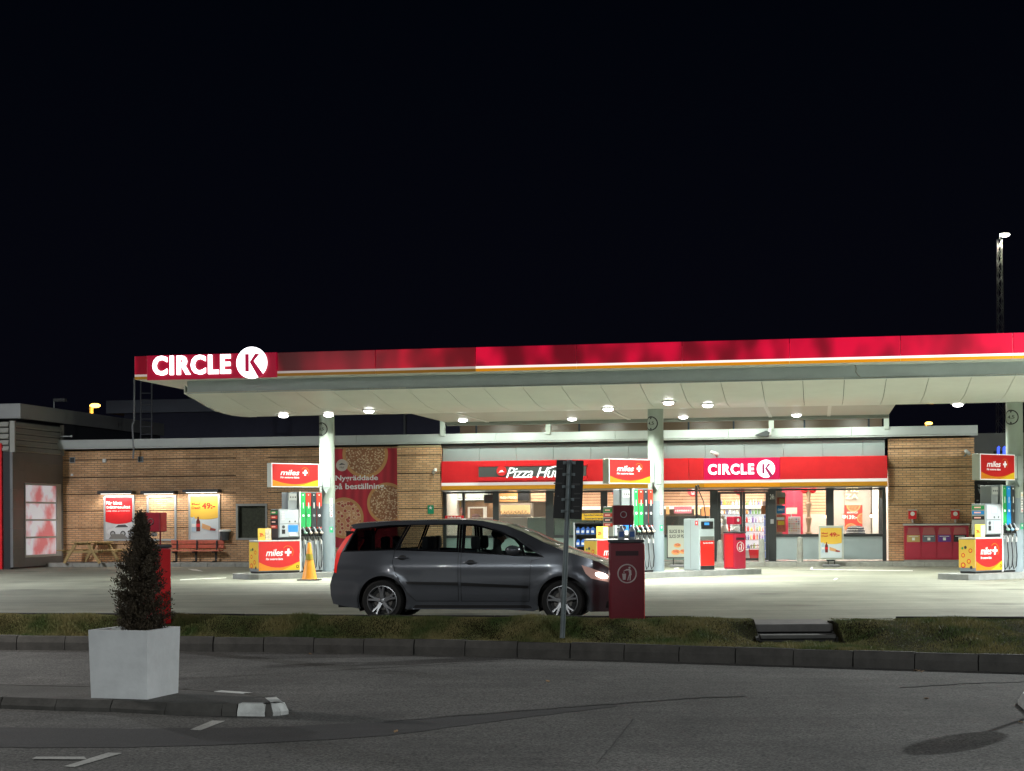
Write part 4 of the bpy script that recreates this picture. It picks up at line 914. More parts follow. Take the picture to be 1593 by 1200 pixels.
letters('banner_lettering', 'Nygräddade', wtext, t, UZ(522, 745, VP)[0], UZ(588, 745, VP)[0], Z(555, 750, VP), Z(555, 739.5, VP), VP - .001, .004, bold=.02)
letters('banner_lettering', 'på beställning.', wtext, t, UZ(520, 757, VP)[0], UZ(600, 757, VP)[0], Z(555, 764, VP), Z(555, 752, VP), VP - .001, .004, bold=.02)
X, Zz = UZ(532, 724, VP); flat('round_badge', mat('badge_cream', (.6, .52, .45), .5), t, circ(X, Zz, .21, 30), VP - .001); flat('badge_roof', frame_dark, t, [(X - .12, Zz - .0), (X - .03, Zz + .07), (X + .04, Zz + .06), (X + .13, Zz + .01), (X, Zz + .02)][::-1], VP - .005)
letters('badge_lettering', 'Hut', frame_dark, t, X - .09, X + .08, Zz - .11, Zz - .03, VP - .005, .002, shear=.3)
# poster frames on the left wall with lamp strips
def wall_frame(lb, x0, x1, y0, y1):
    t = sthing('poster_frame', lb, 'poster frame', 0, 0, 0); VP = VS - .07
    a, b, z0, z1 = UZ(x0, 805, VP)[0], UZ(x1, 805, VP)[0], Z((x0 + x1) / 2, y1, VP), Z((x0 + x1) / 2, y0, VP); fm = mat('frame_silver', (.36, .40, .42), .4, .2)
    for q in ((a, a + .07, z0, z1), (b - .07, b, z0, z1), (a + .071, b - .071, z1 - .07, z1), (a + .071, b - .071, z0, z0 + .07)): B('frame_bar', fm, t, q[0], q[1], VP, VS - .002, q[2], q[3], .006)
    s = thing('wall_lamp', 'long dark lamp strip over the ' + lb, 'wall lamp', W(0, 0, 0), -PHI)
    B('lamp_box', dgrey, s, a - .1, b + .05, VP - .30, VS - .002, z1 + .06, z1 + .16, .01)
    B('lamp_tube', lum('tube_glow', (1, .97, .9), 3), s, a + .02, b - .02, VP - .26, VP - .2, z1 + .045, z1 + .058)
    lamp('poster_lamp', ((a + b) / 2, VP - .2, z1 + .04), P_POSTER, size=b - a, sy=.08, col=(1, .92, .80), parent=s, rot=(R(4), 0, 0))
    return t, a + .07, b - .07, z0 + .07, z1 - .07, VP + .02
t, a, b, z0, z1, y = wall_frame('red car wash poster on the left brick wall', 161, 208.5, 771, 842)
B('sheet', mat('poster_grey_white', (.55, .58, .62), .5, noise=(2, .15)), t, a, b, y, y + .03, z0, z1); w_ = b - a; h_ = z1 - z0
flat('red_field', redp, t, [(a, z0 + h_ * .42)] + [(a + w_ * i / 8, z0 + h_ * (.42 - .06 * math.sin(i / 8 * math.pi))) for i in range(9)] + [(b, z0 + h_ * .46), (b, z1), (a, z1)], y - .001)
letters('poster_lettering', 'För bästa', wtext, t, a + .03, a + w_ * .62, z0 + h_ * .83, z0 + h_ * .91, y - .005, .002, bold=.025); letters('poster_lettering', 'tvättresultat', wtext, t, a + .03, a + w_ * .93, z0 + h_ * .73, z0 + h_ * .81, y - .005, .002, bold=.025)
letters('poster_lettering', 'välj rätt program', wtext, t, a + .03, a + w_ * .9, z0 + h_ * .655, z0 + h_ * .69, y - .005, .002, bold=.02)
cxa = a + w_ * .05; car = [(0, .2), (.05, .32), (.25, .40), (.42, .55), (.75, .56), (.95, .42), (.95, .2), (.8, .12), (.2, .1)]
flat('printed_car', mat('printed_silver', (.62, .66, .7), .4), t, [(cxa + w_ * .95 * p, z0 + h_ * (.02 + .62 * q_)) for p, q_ in car][::-1], y - .005)
flat('printed_window', dgrey, t, [(cxa + w_ * .95 * p, z0 + h_ * (.02 + .62 * q_)) for p, q_ in ((.32, .42), (.45, .52), (.72, .53), (.85, .43))][::-1], y - .009)
for p in (.22, .6): flat('printed_wheel', dgrey, t, circ(cxa + w_ * p, z0 + h_ * .13, w_ * .1, 20), y - .009); flat('printed_rim', steel, t, circ(cxa + w_ * p, z0 + h_ * .13, w_ * .06, 14), y - .0125)
flat('printed_ground', mat('printed_floor', (.2, .2, .19), .6), t, [(a + w_ * .12, z0), (a + w_ * .9, z0), (a + w_ * .65, z0 + h_ * .12), (a + w_ * .25, z0 + h_ * .12)], y - .0165)
wall_frame('empty silver poster frame on the left brick wall', 228, 274, 771, 842)
def meal(t, a, b, z0, z1, y):
    w_, h_ = b - a, z1 - z0; B('sheet', mat('poster_pale_blue', (.62, .70, .74), .5), t, a, b, y, y + .03, z0, z1)
    flat('yellow_field', mat('poster_yellow', (.80, .50, .06), .5), t, [(a, z0 + h_ * .52)] + [(a + w_ * i / 8, z0 + h_ * (.50 - .08 * math.sin(i / 8 * 2.2) + .06 * i / 8)) for i in range(1, 9)] + [(b, z1), (a, z1)], y - .001)
    rt = mat('poster_red_text', (.55, .03, .01), .5)
    letters('poster_lettering', 'Meal', rt, t, a + .05 * w_, a + w_ * .34, z0 + h_ * .79, z0 + h_ * .85, y - .005, .002, bold=.03); letters('poster_lettering', 'Deal!', rt, t, a + .05 * w_, a + w_ * .36, z0 + h_ * .70, z0 + h_ * .76, y - .005, .002, bold=.03)
    letters('poster_price', '49:-', rt, t, a + .42 * w_, a + w_ * .9, z0 + h_ * .70, z0 + h_ * .85, y - .005, .002, bold=.04)
    for (p, c, hh_) in ((.12, mat('bottle_clear', (.45, .6, .72), .3), .52), (.28, mat('bottle_cola', (.14, .015, .01), .3), .52)):
        X = a + w_ * p; bt_ = z0 + h_ * .18; H = h_ * (hh_ - .18)
        flat('printed_bottle', c, t, [(X - .07 * w_, bt_), (X + .07 * w_, bt_), (X + .07 * w_, bt_ + H * .68), (X + .025 * w_, bt_ + H * .86), (X + .025 * w_, bt_ + H), (X - .025 * w_, bt_ + H), (X - .025 * w_, bt_ + H * .86), (X - .07 * w_, bt_ + H * .68)], y - .005)
        flat('bottle_label', redp if p > .2 else wtext, t, [(X - .068 * w_, bt_ + H * .3), (X + .068 * w_, bt_ + H * .3), (X + .068 * w_, bt_ + H * .52), (X - .068 * w_, bt_ + H * .52)], y - .009)
    flat('printed_hot_dog', mat('printed_bun', (.72, .40, .18), .6), t, [(a + w_ * .42, z0 + h_ * .25), (a + w_ * .72, z0 + h_ * .2), (a + w_ * .74, z0 + h_ * .29), (a + w_ * .42, z0 + h_ * .37)], y - .005)
    flat('printed_sausage', mat('printed_sausage_red', (.3, .04, .03), .5), t, [(a + w_ * .7, z0 + h_ * .2), (a + w_ * .9, z0 + h_ * .19), (a + w_ * .92, z0 + h_ * .235), (a + w_ * .72, z0 + h_ * .27)], y - .009)
t, a, b, z0, z1, y = wall_frame('yellow meal deal poster on the left brick wall', 293, 342, 769, 842); meal(t, a, b, z0, z1, y)
# small wall things
for (lb, ca, x, y, w, h, m, d) in (('small square white wall box high on the left brick wall', 'wall box', 163, 717, .13, .13, white, .06), ('dark square vent at the far left top of the brick wall', 'vent', 113, 716, .16, .16, frame_dark, .04),
                                ('dark square vent beside the pipe end on the brick wall', 'vent', 219, 715, .16, .16, frame_dark, .04), ('tiny white sensor on the far left brick wall', 'sensor', 112.5, 739, .08, .08, white, .05)):
    q, z = UZ(x, y, VS); t = sthing('wall_fitting', lb, ca, q, VS, z); B('cover', m, t, -w / 2, w / 2, -d, -.002, -h / 2, h / 2, .01)
    if ca == 'vent': B('rim', greyp, t, -w / 2 - .02, w / 2 + .02, -.03, -.001, -h / 2 - .02, h / 2 + .02)
def camera(lb, px, py, v, s=1., yaw=0.):
    q, z = UZ(px, py, v); t = sthing('security_camera', lb, 'security camera', q, v, z); r_ = rotm(rx=R(-18), rz=yaw)
    MB().lathe([(.045, -.16), (.06, -.14), (.06, .12), (.05, .14)], 14, rot=rotm(rz=yaw) @ rotm(rx=R(72))).build('camera_body', white, t, True)
    MB().tube([(0, .05, 0), (.06 * s, .12, -.08), (.08 * s, .2, -.12)], .03).build('bracket', greyp, t, True)
camera('white security camera above the fascia between column and lit letters', 1111, 705, VS - .35, 1, R(-60))
camera('white security camera on the brick pillar left of the pizza sign', 676, 733, VS - .5, -1, R(30))
camera('pale security camera on the right corner of the brick wall', 1505, 704, VS - .25, -1, R(-30))
t = sthing('flood_lamp', 'dark wedge shaped flood lamp on the parapet above the lit shop letters', 'flood lamp', *((lambda q: (q[0], VS - .55, q[1]))(UZ(1193, 676, VS - .55))))
MB().prism([(-.38, -.02), (.05, -.08), (.1, .06), (-.02, .12)], -.12, .12, 'y').build('hood', dgrey, t); B('bracket', white, t, .05, .14, -.05, .12, -.03, .2)
for (x, y, lb) in ((670, 793, 'green sign with a white star on the brick pillar'),):
    q, z = UZ(x, y, VS - .34); t = sthing('safety_sign', lb, 'sign', q, VS - .34, z); B('plate', mat('safety_green', (.0, .25, .12), .5), t, -.11, .11, -.01, .0, -.15, .15, .004)
    flat('star', wtext, t, [((.07 if k % 2 == 0 else .03) * math.sin(k * math.pi / 5), .06 + (.07 if k % 2 == 0 else .03) * math.cos(k * math.pi / 5)) for k in range(10)][::-1], -.011)
# ashtray bucket on the wall
q, z = UZ(350, 825, VS - .15)
t = sthing('wall_ashtray', 'dark wall bucket with a white lid between poster and small window', 'wall bin', q, VS - .16, z); MB().lathe([(.14, -.36), (.17, -.05)], 20).build('bucket', dgrey, t, True); MB().lathe([(.21, -.05), (.21, 0), (.16, .02)], 20).build('lid', white, t, True)
B('bracket', greyp, t, -.05, .05, .1, .158, -.3, -.08)
# bench under the posters
t = sthing('wall_bench', 'red stained wooden bench against the left brick wall', 'bench', 0, 0); vb = VS - .55
q0, q1 = UZ(258, 850, vb)[0], UZ(341, 850, vb)[0]
for k in range(3): B('seat_slat', redwood, t, q0, q1, vb + k * .14, vb + .12 + k * .14, .52, .56, .008)
for k in range(2): B('back_slat', redwood, t, q0, q1, vb + .44 + k * .02, vb + .47 + k * .02, .62 + k * .16, .75 + k * .16, .008)
for q in (q0 + .25, (q0 + q1) / 2, q1 - .25): MB().box(q - .03, q + .03, vb + .02, vb + .4, .47, .515).box(q - .03, q + .03, vb + .3, vb + .36, GZ, .47).box(q - .03, q + .03, vb + .05, vb + .3, GZ, GZ + .05).box(q - .025, q + .025, vb + .40, vb + .435, .5, .9).build('leg_frame', black, t)
# picnic table
q0, q1 = UZ(100, 850, VS - 1.1)[0], UZ(168, 850, VS - 1.1)[0]; Lt = 1.5
t = sthing('picnic_table', 'pale wooden picnic table with fixed benches by the car wash corner', 'picnic table', (q0 + q1) / 2 + .15, VS - .95, GZ)
tt = t; xs_ = [-.62, .62]
for k in range(5): B('table_plank', wood, t, -.78, .78, -.36 + k * .145, -.23 + k * .145, .70, .735, .006)
for s_ in (-1, 1):
    for k in range(2): B('bench_plank', wood, t, -.78, .78, s_ * .78 - .07 + k * .0 + (k - .5) * .15, s_ * .78 + .07 + (k - .5) * .15, .43, .465, .006)
for x in xs_:
    for s_ in (-1, 1):
        MB().box(-.02, .02, -.05, .05, 0, .9, at=(x, s_ * .72, 0), rot=rotm(rx=R(s_ * 35) * 1)).build('leg', wood, t)
    B('cross_beam', wood, t, x + .022, x + .06, -.8, .8, .36, .43); B('cross_beam', wood, t, x + .022, x + .06, -.33, .33, .63, .70)
t.rotation_euler.z = -PHI + R(90 - 8)
# recycling station
t = sthing('recycling_station', 'long red recycling station with four doors against the right brick wall', 'recycling station', 0, 0); VQ = VS - .75
q0, q1 = UZ(1407.5, 840, VQ)[0], UZ(1507, 840, VQ)[0]; z1 = Z(1450, 818, VQ); z0 = Z(1450, 871, VQ)
B('cabinet', redd, t, q0, q1, VQ + .02, VS - .06, z0, z1, .01); B('top_cover', mat('pale_lid', (.55, .5, .48), .5), t, q0 - .03, q1 + .03, VQ - .02, VS - .055, z1 + .003, z1 + .06, .01); B('plinth', conc, t, q0, q1, VQ + .03, VS - .06, GZ + .002, z0 - .003)
cc = [(.55, .38, .14), (.12, .13, .17), (.12, .03, .25), (.01, .01, .01)]
for k in range(4):
    a = q0 + .03 + (q1 - q0 - .06) * k / 4 + .01; b = q0 + .03 + (q1 - q0 - .06) * (k + 1) / 4 - .01; d = B('door', mat('station_red', (.42, .02, .05), .42, noise=(2, .12)), t, a, b, VQ, VQ + .018, z0 + .05, z1 - .03, .004); m_ = (a + b) / 2
    flat('flap', mat('flap_red', (.38, .10, .10), .5), d, [(m_ - .2, z1 - .28), (m_ + .2, z1 - .28), (m_ + .16, z1 - .06), (m_ - .16, z1 - .06)], VQ - .001, .012)
    B('waste_label', mat('waste_label_%d' % k, cc[k], .5), d, m_ - .2, m_ + .2, VQ - .008, VQ - .0005, z1 - .52, z1 - .3); B('label_symbol', wtext, d, m_ - .045, m_ + .045, VQ - .011, VQ - .0085, z1 - .47, z1 - .38); B('label_line', wtext, d, m_ - .15, m_ + .15, VQ - .011, VQ - .0085, z1 - .35, z1 - .335)
for i, x in enumerate((1419.5, 1486)):
    q, z = UZ(x, 801, VS - .25); t = sthing('towel_dispenser', 'small red towel dispenser on the brick wall above the ' + ('left' if i == 0 else 'right') + ' end of the recycling station', 'dispenser', q, VS - .3, z, 'towel dispensers on the right brick wall')
    B('body', redp, t, -.13, .13, 0, .19, -.14, .13, .02); B('lid', mat('pale_lid', ()), t, -.14, .14, -.01, .19, .133, .17, .01); MB().prism(circ(0, .03, .07, 20), -.012, -.001, 'y').build('round_symbol', wtext, t); MB().tube([(0, .08, -.14), (0, .08, -.2), (.0, .0, -.24)], .03).build('nozzle', wtext, t)
# bollards
for i, (x, y0) in enumerate(((1244.5, 835), (1185, 838), (1120, 840))):
    v = VK + .55; q = UZ(x, 860, v)[0]; zt_ = Z(x, y0, v)
    t = sthing('bollard', ('tapered concrete bollard in front of the window right of the doors', 'tapered concrete bollard at the right edge of the doors', 'concrete bollard half hidden by the red waste bin')[i], 'bollard', q, v, GZ, 'concrete bollards by the shop')
    H = zt_ - GZ; MB().lathe([(.115, 0), (.11, .02), (.085, H - .06), (.05, H - .015), (.01, H)], 20).build('bollard_body', conc, t, True)
# sandwich board 49
v = VK - .25; q0, q1 = UZ(1273.5, 850, v)[0], UZ(1312.5, 850, v)[0]
t = sthing('sandwich_board', 'yellow meal deal board on a grey foot in front of the right window', 'advertising board', 0, 0); z0, z1 = Z(1293, 871, v), Z(1293, 818, v)
B('frame', mat('board_frame', (.55, .58, .52), .4), t, q0, q1, v + .02, v + .07, z0, z1, .01); meal(t, q0 + .06, q1 - .06, z0 + .06, z1 - .07, v - .012)
B('foot', mat('rubber_foot', (.18, .18, .19), .8), t, q0 + .12, q1 - .12, v - .25, v + .35, .002, .08, .03); 
for s_ in (q0 + .28, q1 - .3): B('leg', black, t, s_, s_ + .03, v + .03, v + .06, .082, z0 - .002)
# pizza board behind washer station
v = VK - .5; q0, q1 = UZ(1037, 850, v)[0], UZ(1075, 850, v)[0]; t = sthing('sandwich_board', 'pale board with pizza pictures standing behind the washer fluid station', 'advertising board', 0, 0); z0, z1 = Z(1050, 869, v), Z(1050, 817, v)
B('frame', dgrey, t, q0, q1, v + .02, v + .07, z0, z1, .01); B('sheet', mat('board_sage', (.42, .44, .38), .6), t, q0 + .04, q1 - .04, v, v + .018, z0 + .04, z1 - .02)
letters('board_lettering', 'SLICE IS NICE', dgrey, t, q0 + .09, q1 - .08, z1 - .26, z1 - .15, v - .001, .002, bold=.03); letters('board_lettering', 'SLICE OF PIZZA', dgrey, t, q0 + .09, q1 - .08, z1 - .42, z1 - .31, v - .001, .002, bold=.03)
for (dx, dz, r_) in ((.35, .42, .12), (.3, .2, .15), (.55, .22, .13)): flat('printed_pizza', cr_, t, circ(q0 + dx, z0 + dz, r_, 20, rz=r_ * .6), v - .001 - dx * .001); flat('printed_topping', ch_, t, circ(q0 + dx, z0 + dz + .02, r_ * .8, 20, rz=r_ * .4), v - .005 - dx * .001)
B('foot', mat('rubber_foot', ()), t, q0 + .1, q1 - .1, v - .2, v + .3, .002, .08, .03)
for s_ in (q0 + .2, q1 - .2): B('leg', black, t, s_, s_ + .03, v + .03, v + .06, .082, z0 - .002)
# shelf of washer fluid cans
v = VK + .2; q0, q1 = UZ(892, 830, v)[0], UZ(945, 830, v)[0]; z1 = Z(915, 813, v)
t = sthing('goods_rack', 'dark outdoor rack of blue washer fluid cans left of the middle pump', 'rack', 0, 0)
for x in (q0, q1 - .05): B('upright', mat('rack_edge', (.45, .48, .5), .4), t, x, x + .05, v, v + .5, GZ + .002, z1)
B('rack_back', black, t, q0 + .05, q1 - .05, v + .46, v + .5, GZ + .05, z1); B('rack_top', black, t, q0 + .051, q1 - .051, v, v + .459, z1 - .05, z1)
sh = [GZ + .1, GZ + .5, GZ + .9]
for z in sh: B('shelf', dgrey, t, q0 + .051, q1 - .051, v, v + .459, z, z + .02)
jug = mat('can_blue', (.04, .16, .6), .35); capm = wtext
for r_, z in enumerate(sh):
    for k in range(6):
        o = MB().box(-.065, .065, -.1, .1, 0, .2, .02).box(-.03, .03, -.04, .04, .2, .24, .005); o = o.build('fluid_can', jug, None, True, W(q0 + .14 + k * .165, v + .16, z + .022), -PHI)
        l_ = B('can_label', capm, o, -.045, .045, -.104, -.101, .05, .13)
        tag(o, 'blue washer fluid can on the outdoor rack', 'can', 'washer fluid cans on the rack')
t = sthing('price_board', 'yellow price sign above the outdoor fluid rack', 'sign', 0, 0); q0, q1 = UZ(905, 804, v)[0], UZ(944, 804, v)[0]; za, zb_ = Z(924, 809.5, v), Z(924, 799, v)
B('plate', mat('amber_plate', (.85, .48, .02), .5), t, q0, q1, v + .02, v + .05, za, zb_, .004); letters('plate_lettering', 'Spolarvätska', dgrey, t, q0 + .06, q1 - .06, (za + zb_) / 2 + .01, zb_ - .02, v + .018, .002, bold=.02); letters('plate_lettering', 'koncentrerad', dgrey, t, q0 + .1, q1 - .1, za + .02, (za + zb_) / 2 - .01, v + .018, .002, bold=.02)
B('post', dgrey, t, (q0 + q1) / 2 - .02, (q0 + q1) / 2 + .02, v + .051, v + .08, z1 + .001, zb_ - .02)
# ground markings near the shop
lm2 = mat('forecourt_line_paint', (.6, .6, .55), .6, noise=(6, .25))
gquad('bay_line', [(1260, 886), (1262, 882), (1265, 882), (1264, 886)], .008, lm2)
gquad('bay_line', [(1262, 886.6), (1420, 888.6), (1420, 887.4), (1264, 885.6)], .006, lm2)
gquad('bay_line', [(1296, 902), (1299, 902.6), (1304, 900), (1300, 899.4)], .008, lm2)
gquad('bay_line', [(292, 885), (300, 887.5), (316, 889), (306, 886)], .008, lm2)
gquad('bay_line', [(280, 901.5), (280, 902.8), (352, 899.5), (352, 898.5)], .008, lm2)
gquad('bay_line', [(1048, 884), (1050, 885.8), (1057, 884.4), (1055, 882.8)], .008, lm2)
# clerestory behind the parapet
B('clerestory', mat('clerestory_brown', (.30, .20, .13), .25), shop, uP1 + .1, uS1, 12.5, 12.6, zp1 - .06, 5.05)
for x in (740, 900, 1070, 1140, 1250, 1350): B('clerestory_bar', dgrey, shop, UZ(x, 668, 12.5)[0], UZ(x, 668, 12.5)[0] + .06, 12.44, 12.498, zp1 - .05, 5.04)

# ------------------------------------------------------------------ pump islands, pumps, toppers
mil_red = lum('miles_red', (.80, .02, .02), .28); mil_or = lum('miles_orange', (.9, .30, .01), .35); mil_ye = lum('miles_yellow', (.9, .58, .02), .4); mil_w = lum('miles_white', (1, .97, .95), .6)
def miles(t, x0, x1, z0, z1, y, cm=(None,), logo=False):
    w, h = x1 - x0, z1 - z0
    B('red_field', mil_red, t, x0, x1, y, y + .004, z0, z1)
    X = lambda p: x0 + w * p
    ar = [(X(i / 10), z0 + h * (.34 - .22 * math.sin(i / 10 * math.pi * .62 + .15) + .0)) for i in range(11)]
    flat('amber_swoosh', mil_or, t, [(X(0), z0)] + [(X(1), z0)] + [(X(i / 10), z0 + h * (.30 - .9 * (i / 10) * (1 - i / 10) + .04 * (i / 10))) if 0 < i < 10 else (X(i / 10), z0 + h * .30) for i in range(10, -1, -1)], y - .0005, .002)
    flat('yellow_swoosh', mil_ye, t, [(X(.55), z0), (X(1), z0), (X(1), z0 + h * .30), (X(.85), z0 + h * .19), (X(.7), z0 + h * .08)], y - .003, .002)
    letters('lettering', 'miles', mil_w, t, X(.17), X(.585), z0 + h * .50, z0 + h * .74, y - .001, .004, bold=.012, shear=.25, spacing=.95)
    c, zc_ = X(.71), z0 + h * .62; r = h * .13
    flat('plus', mil_w, t, [(c - r, zc_ - r * .3), (c - r * .3, zc_ - r * .3), (c - r * .35, zc_ - r), (c + r * .3, zc_ - r), (c + r * .35, zc_ - r * .3), (c + r, zc_ - r * .3), (c + r * 1.05, zc_ + r * .3), (c + r * .4, zc_ + r * .3), (c + r * .45, zc_ + r), (c - r * .2, zc_ + r), (c - r * .25, zc_ + r * .3), (c - r, zc_ + r * .3)], y - .001, .004)
    arc = circ(c - r * .1, zc_ + r * .1, r * 1.7, 20, R(-40), R(140)); a2 = circ(c - r * .1, zc_ + r * .1, r * 1.58, 20, R(-40), R(140))[::-1]; flat('arc', mil_or, t, arc + a2, y - .001, .003)
    letters('small_lettering', 'För motorns bästa', mil_w, t, X(.17), X(.58), z0 + h * .36, z0 + h * .44, y - .001, .003, bold=.02, shear=.2)
green = mat('fuel_green', (.02, .30, .08), .4); blk2 = mat('fuel_black', (.03, .035, .04), .4); blu = mat('fuel_blue', (.01, .24, .62), .4); rd2 = mat('fuel_red', (.62, .04, .02), .4)
metal_panel = mat('pump_metal', (.34, .38, .41), .32, .5, noise=(3, .06)); hose_m = mat('hose_rubber', (.012, .012, .014), .5)
scr = lum('pump_screen', (.03, .22, .8), 1.0); scr2 = lum('pump_screen_pale', (.5, .65, .8), .7)
def isl_at(cu): x, y, _ = W(cu, 0, 0); return x, y
islm = mat('island_concrete', (.24, .25, .24), .8, noise=(4, .2), bump=(30, .4))
for i, (cu, T0, T1) in enumerate(((-9.26, -2.75, 2.4), (0, -2.9, 3.45), (9.33, -2.6, 2.6))):
    x, y = isl_at(cu)
    o = MB().prism([(T0 + .2, -.62), (T1, -.62), (T1, .62), (T0 + .2, .62), (T0, .45), (T0, -.45)], -.02, .145, 'z').build('pump_island_kerb', islm, None, False, (x, y, 0), AX); struct(o)
def pump(i, cu, grades, xL, redw, adtxt=True, yellow=True):
    x, y = isl_at(cu); zb = .147
    t = thing('fuel_pump', ('fuel pump with blue screen and orange cone in front, by the left column', 'fuel pump by the middle column, half hidden by the red bin', 'fuel pump with green, blue and black hoses by the right hand column')[i], 'fuel pump', (x, y, 0), AX, 'fuel pumps')
    xr = xL + redw; xe = -.30; Y0, Y1 = -.25, .25
    B('lower_cabinet', metal_panel, t, xL + .004, xe, Y0 + .012, Y1, zb + .05, 1.02, .006); B('plinth', black, t, xL + .02, xe - .02, Y0 + .03, Y1 - .02, zb, zb + .05)
    pan = B('front_panel', greyp, t, xL, xr, Y0 + .004, Y0 + .011, zb + .07, 1.02); miles(pan, xL + .01, xr - .01, zb + .075, 1.01, Y0 - .001)
    rc = MB().torus(.035, .008, at=(xr - .09, Y0 - .006, zb + .17), rot=rotm(rx=R(90)), n=18, m=6).build('round_mark', black, pan)
    sd = B('side_panel', mat('yellow_side_print', (.78, .50, .07), .45, noise=(2, .04)), t, xL - .012, xL + .003, Y0 + .01, Y1, zb + .14, 1.0)
    rnd = random.Random(i)
    for (a, c, m, r) in ((-.1, .72, redp, .07), (.12, .6, redp, .07), (-.05, .45, redp, .075), (.12, .35, redp, .09), (.05, .8, blk2, .05), (-.12, .3, blk2, .05), (.14, .78, green, .04)):
        sd2 = MB().prism(circ(a, c, r * .8, 16), xL - .015, xL - .0125, 'x').build('printed_mark', m, sd)
        if m is redp: MB().prism(circ(a, c, r * .5, 14), xL - .0175, xL - .0155, 'x').build('printed_ring', yel, sd)
    B('counter_top', white, t, xL - .01, xr - .0, Y0 - .005, Y1, 1.021, 1.05, .004)
    ad = B('price_card', mat('card_yellow', (.82, .55, .08), .5), t, xL + .0, xL + .40, Y0 + .01, Y0 + .03, 1.052, 1.38)
    letters('card_price', '29:-', MATS['poster_red_text'], ad, xL + .04, xL + .19, 1.15, 1.25, Y0 + .009, .003, bold=.04); B('card_picture', mat('card_pale', (.62, .55, .42), .5, noise=(20, .5)), ad, xL + .22, xL + .39, Y0 + .004, Y0 + .0095, 1.07, 1.36)
    # terminal
    xt = xr - .66; tm = B('terminal', metal_panel, t, xt, xr - .01, Y0 + .03, Y1 - .05, 1.12, 1.90, .012); B('terminal_foot', black, t, xt + .02, xr - .02, Y0 + .06, Y1 - .06, 1.051, 1.119)
    B('upper_door', mat('terminal_face', (.50, .54, .57), .35, .3), tm, xt + .03, xr - .03, Y0 + .018, Y0 + .0295, 1.50, 1.87, .004); B('lower_door', MATS['terminal_face'], tm, xt + .03, xr - .03, Y0 + .018, Y0 + .0295, 1.14, 1.48, .004)
    B('display', scr2, tm, xt + .22, xr - .2, Y0 + .012, Y0 + .0175, 1.66, 1.82)
    for k in range(4): B('button', white, tm, xt + .1, xt + .17, Y0 + .010, Y0 + .0175, 1.60 + k * .065, 1.635 + k * .065)
    for k in range(2): MB().prism(circ(xt + .34 + k * .18, 1.56, .022, 12), Y0 + .008, Y0 + .0175, 'y').build('round_button', dgrey, tm)
    B('payment_screen', scr if i != 2 else scr2, tm, xt + .30, xr - .06, Y0 + .010, Y0 + .0175, 1.27, 1.46); B('card_slot', black, tm, xt + .10, xt + .2, Y0 + .010, Y0 + .0175, 1.22, 1.34); B('paper_slot', wtext, tm, xt + .33, xr - .12, Y0 + .006, Y0 + .0175, 1.16, 1.25); MB().prism(circ(xt + .15, 1.41, .045, 14), Y0 + .010, Y0 + .0175, 'y').build('keypad', dgrey, tm)
    ps = B('price_panel', mat('price_panel_dark', (.06, .05, .05), .4) if i == 0 else mat('price_panel_sage', (.34, .36, .33), .5), t, xt - .015, xt - .001, Y0 + .04, Y1 - .06, 1.12, 1.88)
    for k, c in enumerate(grades[:4]):
        bb = B('price_stripe', {'g': green, 'r': rd2, 'k': black, 'b': blu}[c], ps, xt - .02, xt - .0155, Y0 + .06, Y1 - .08, 1.76 - k * .13, 1.85 - k * .13); B('price_digits', lum('price_glow', (.9, .5, .4), .6), bb, xt - .023, xt - .0205, Y0 + .16, Y1 - .14, 1.79 - k * .13, 1.825 - k * .13)
    hb = B('head_box', mat('head_grey', (.22, .24, .25), .4), t, xr - .32, xr - .012, Y0 + .1, Y1 - .06, 1.90, 2.36, .01); B('head_display', mat('head_display_grey', (.42, .43, .42), .5), hb, xr - .29, xr - .04, Y0 + .09, Y0 + .099, 2.14, 2.32); 
    for k in range(3): MB().prism(circ(xr - .24 + k * .075, 2.23, .022, 12), Y0 + .082, Y0 + .0895, 'y').build('pictogram', dgrey, hb)
    # hose cabinet
    hc = B('hose_cabinet', metal_panel, t, xr, xe, Y0 + .06, Y1, zb + .02, 2.38, .006); n = len(grades); w = (xe - xr - .05) / n; B('cabinet_edge', white, hc, xr - .008, xr + .03, Y0 + .0, Y0 + .059, zb + .02, 2.385)
    for k, c in enumerate(grades):
        a = xr + .036 + k * w; b = a + w - .012; m = {'g': green, 'r': rd2, 'k': blk2, 'b': blu}[c]; mid = (a + b) / 2
        st = B('grade_strip', m, t, a, b, Y0 + .02, Y0 + .058, 1.36, 2.35, .006)
        B('lower_strip', green if c == 'r' and k == 1 else (blk2 if c != 'b' and c != 'g' else m), st, a + .003, b - .003, Y0 + .012, Y0 + .0195, 1.40, 1.98 if c != 'k' else 2.1)
        B('grade_lettering', wtext, st, mid - .012, mid + .012, Y0 + .008, Y0 + .0115, 1.92, 2.08); MB().prism(circ(mid, 2.29, .018, 10), Y0 + .012, Y0 + .0195, 'y').build('grade_dot', wtext, st); MB().prism(circ(mid, 1.72, .035, 14), Y0 + .006, Y0 + .0115, 'y').build('grade_symbol', wtext if c != 'k' else greyp, st)
        B('holster', black, t, a + .005, b - .005, Y0 - .02, Y0 + .055, 1.14, 1.34, .01)
        nz = MB().tube([(mid - .05, Y0 - .03, 1.40), (mid - .02, Y0 - .05, 1.34), (mid + .01, Y0 - .06, 1.27)], [.018, .024, .03]).build('nozzle', metal_panel, t, True)
        MB().ball(.05, (mid + .02, Y0 - .07, 1.24), (1.1, 1, .75), 12, 8).build('nozzle_grip', {'g': mat('grip_green', (.25, .45, .35), .5), 'r': mat('grip_pale', (.6, .5, .42), .5), 'k': mat('grip_pale', ()), 'b': mat('grip_blue', (.2, .38, .6), .5)}[c], nz, True)
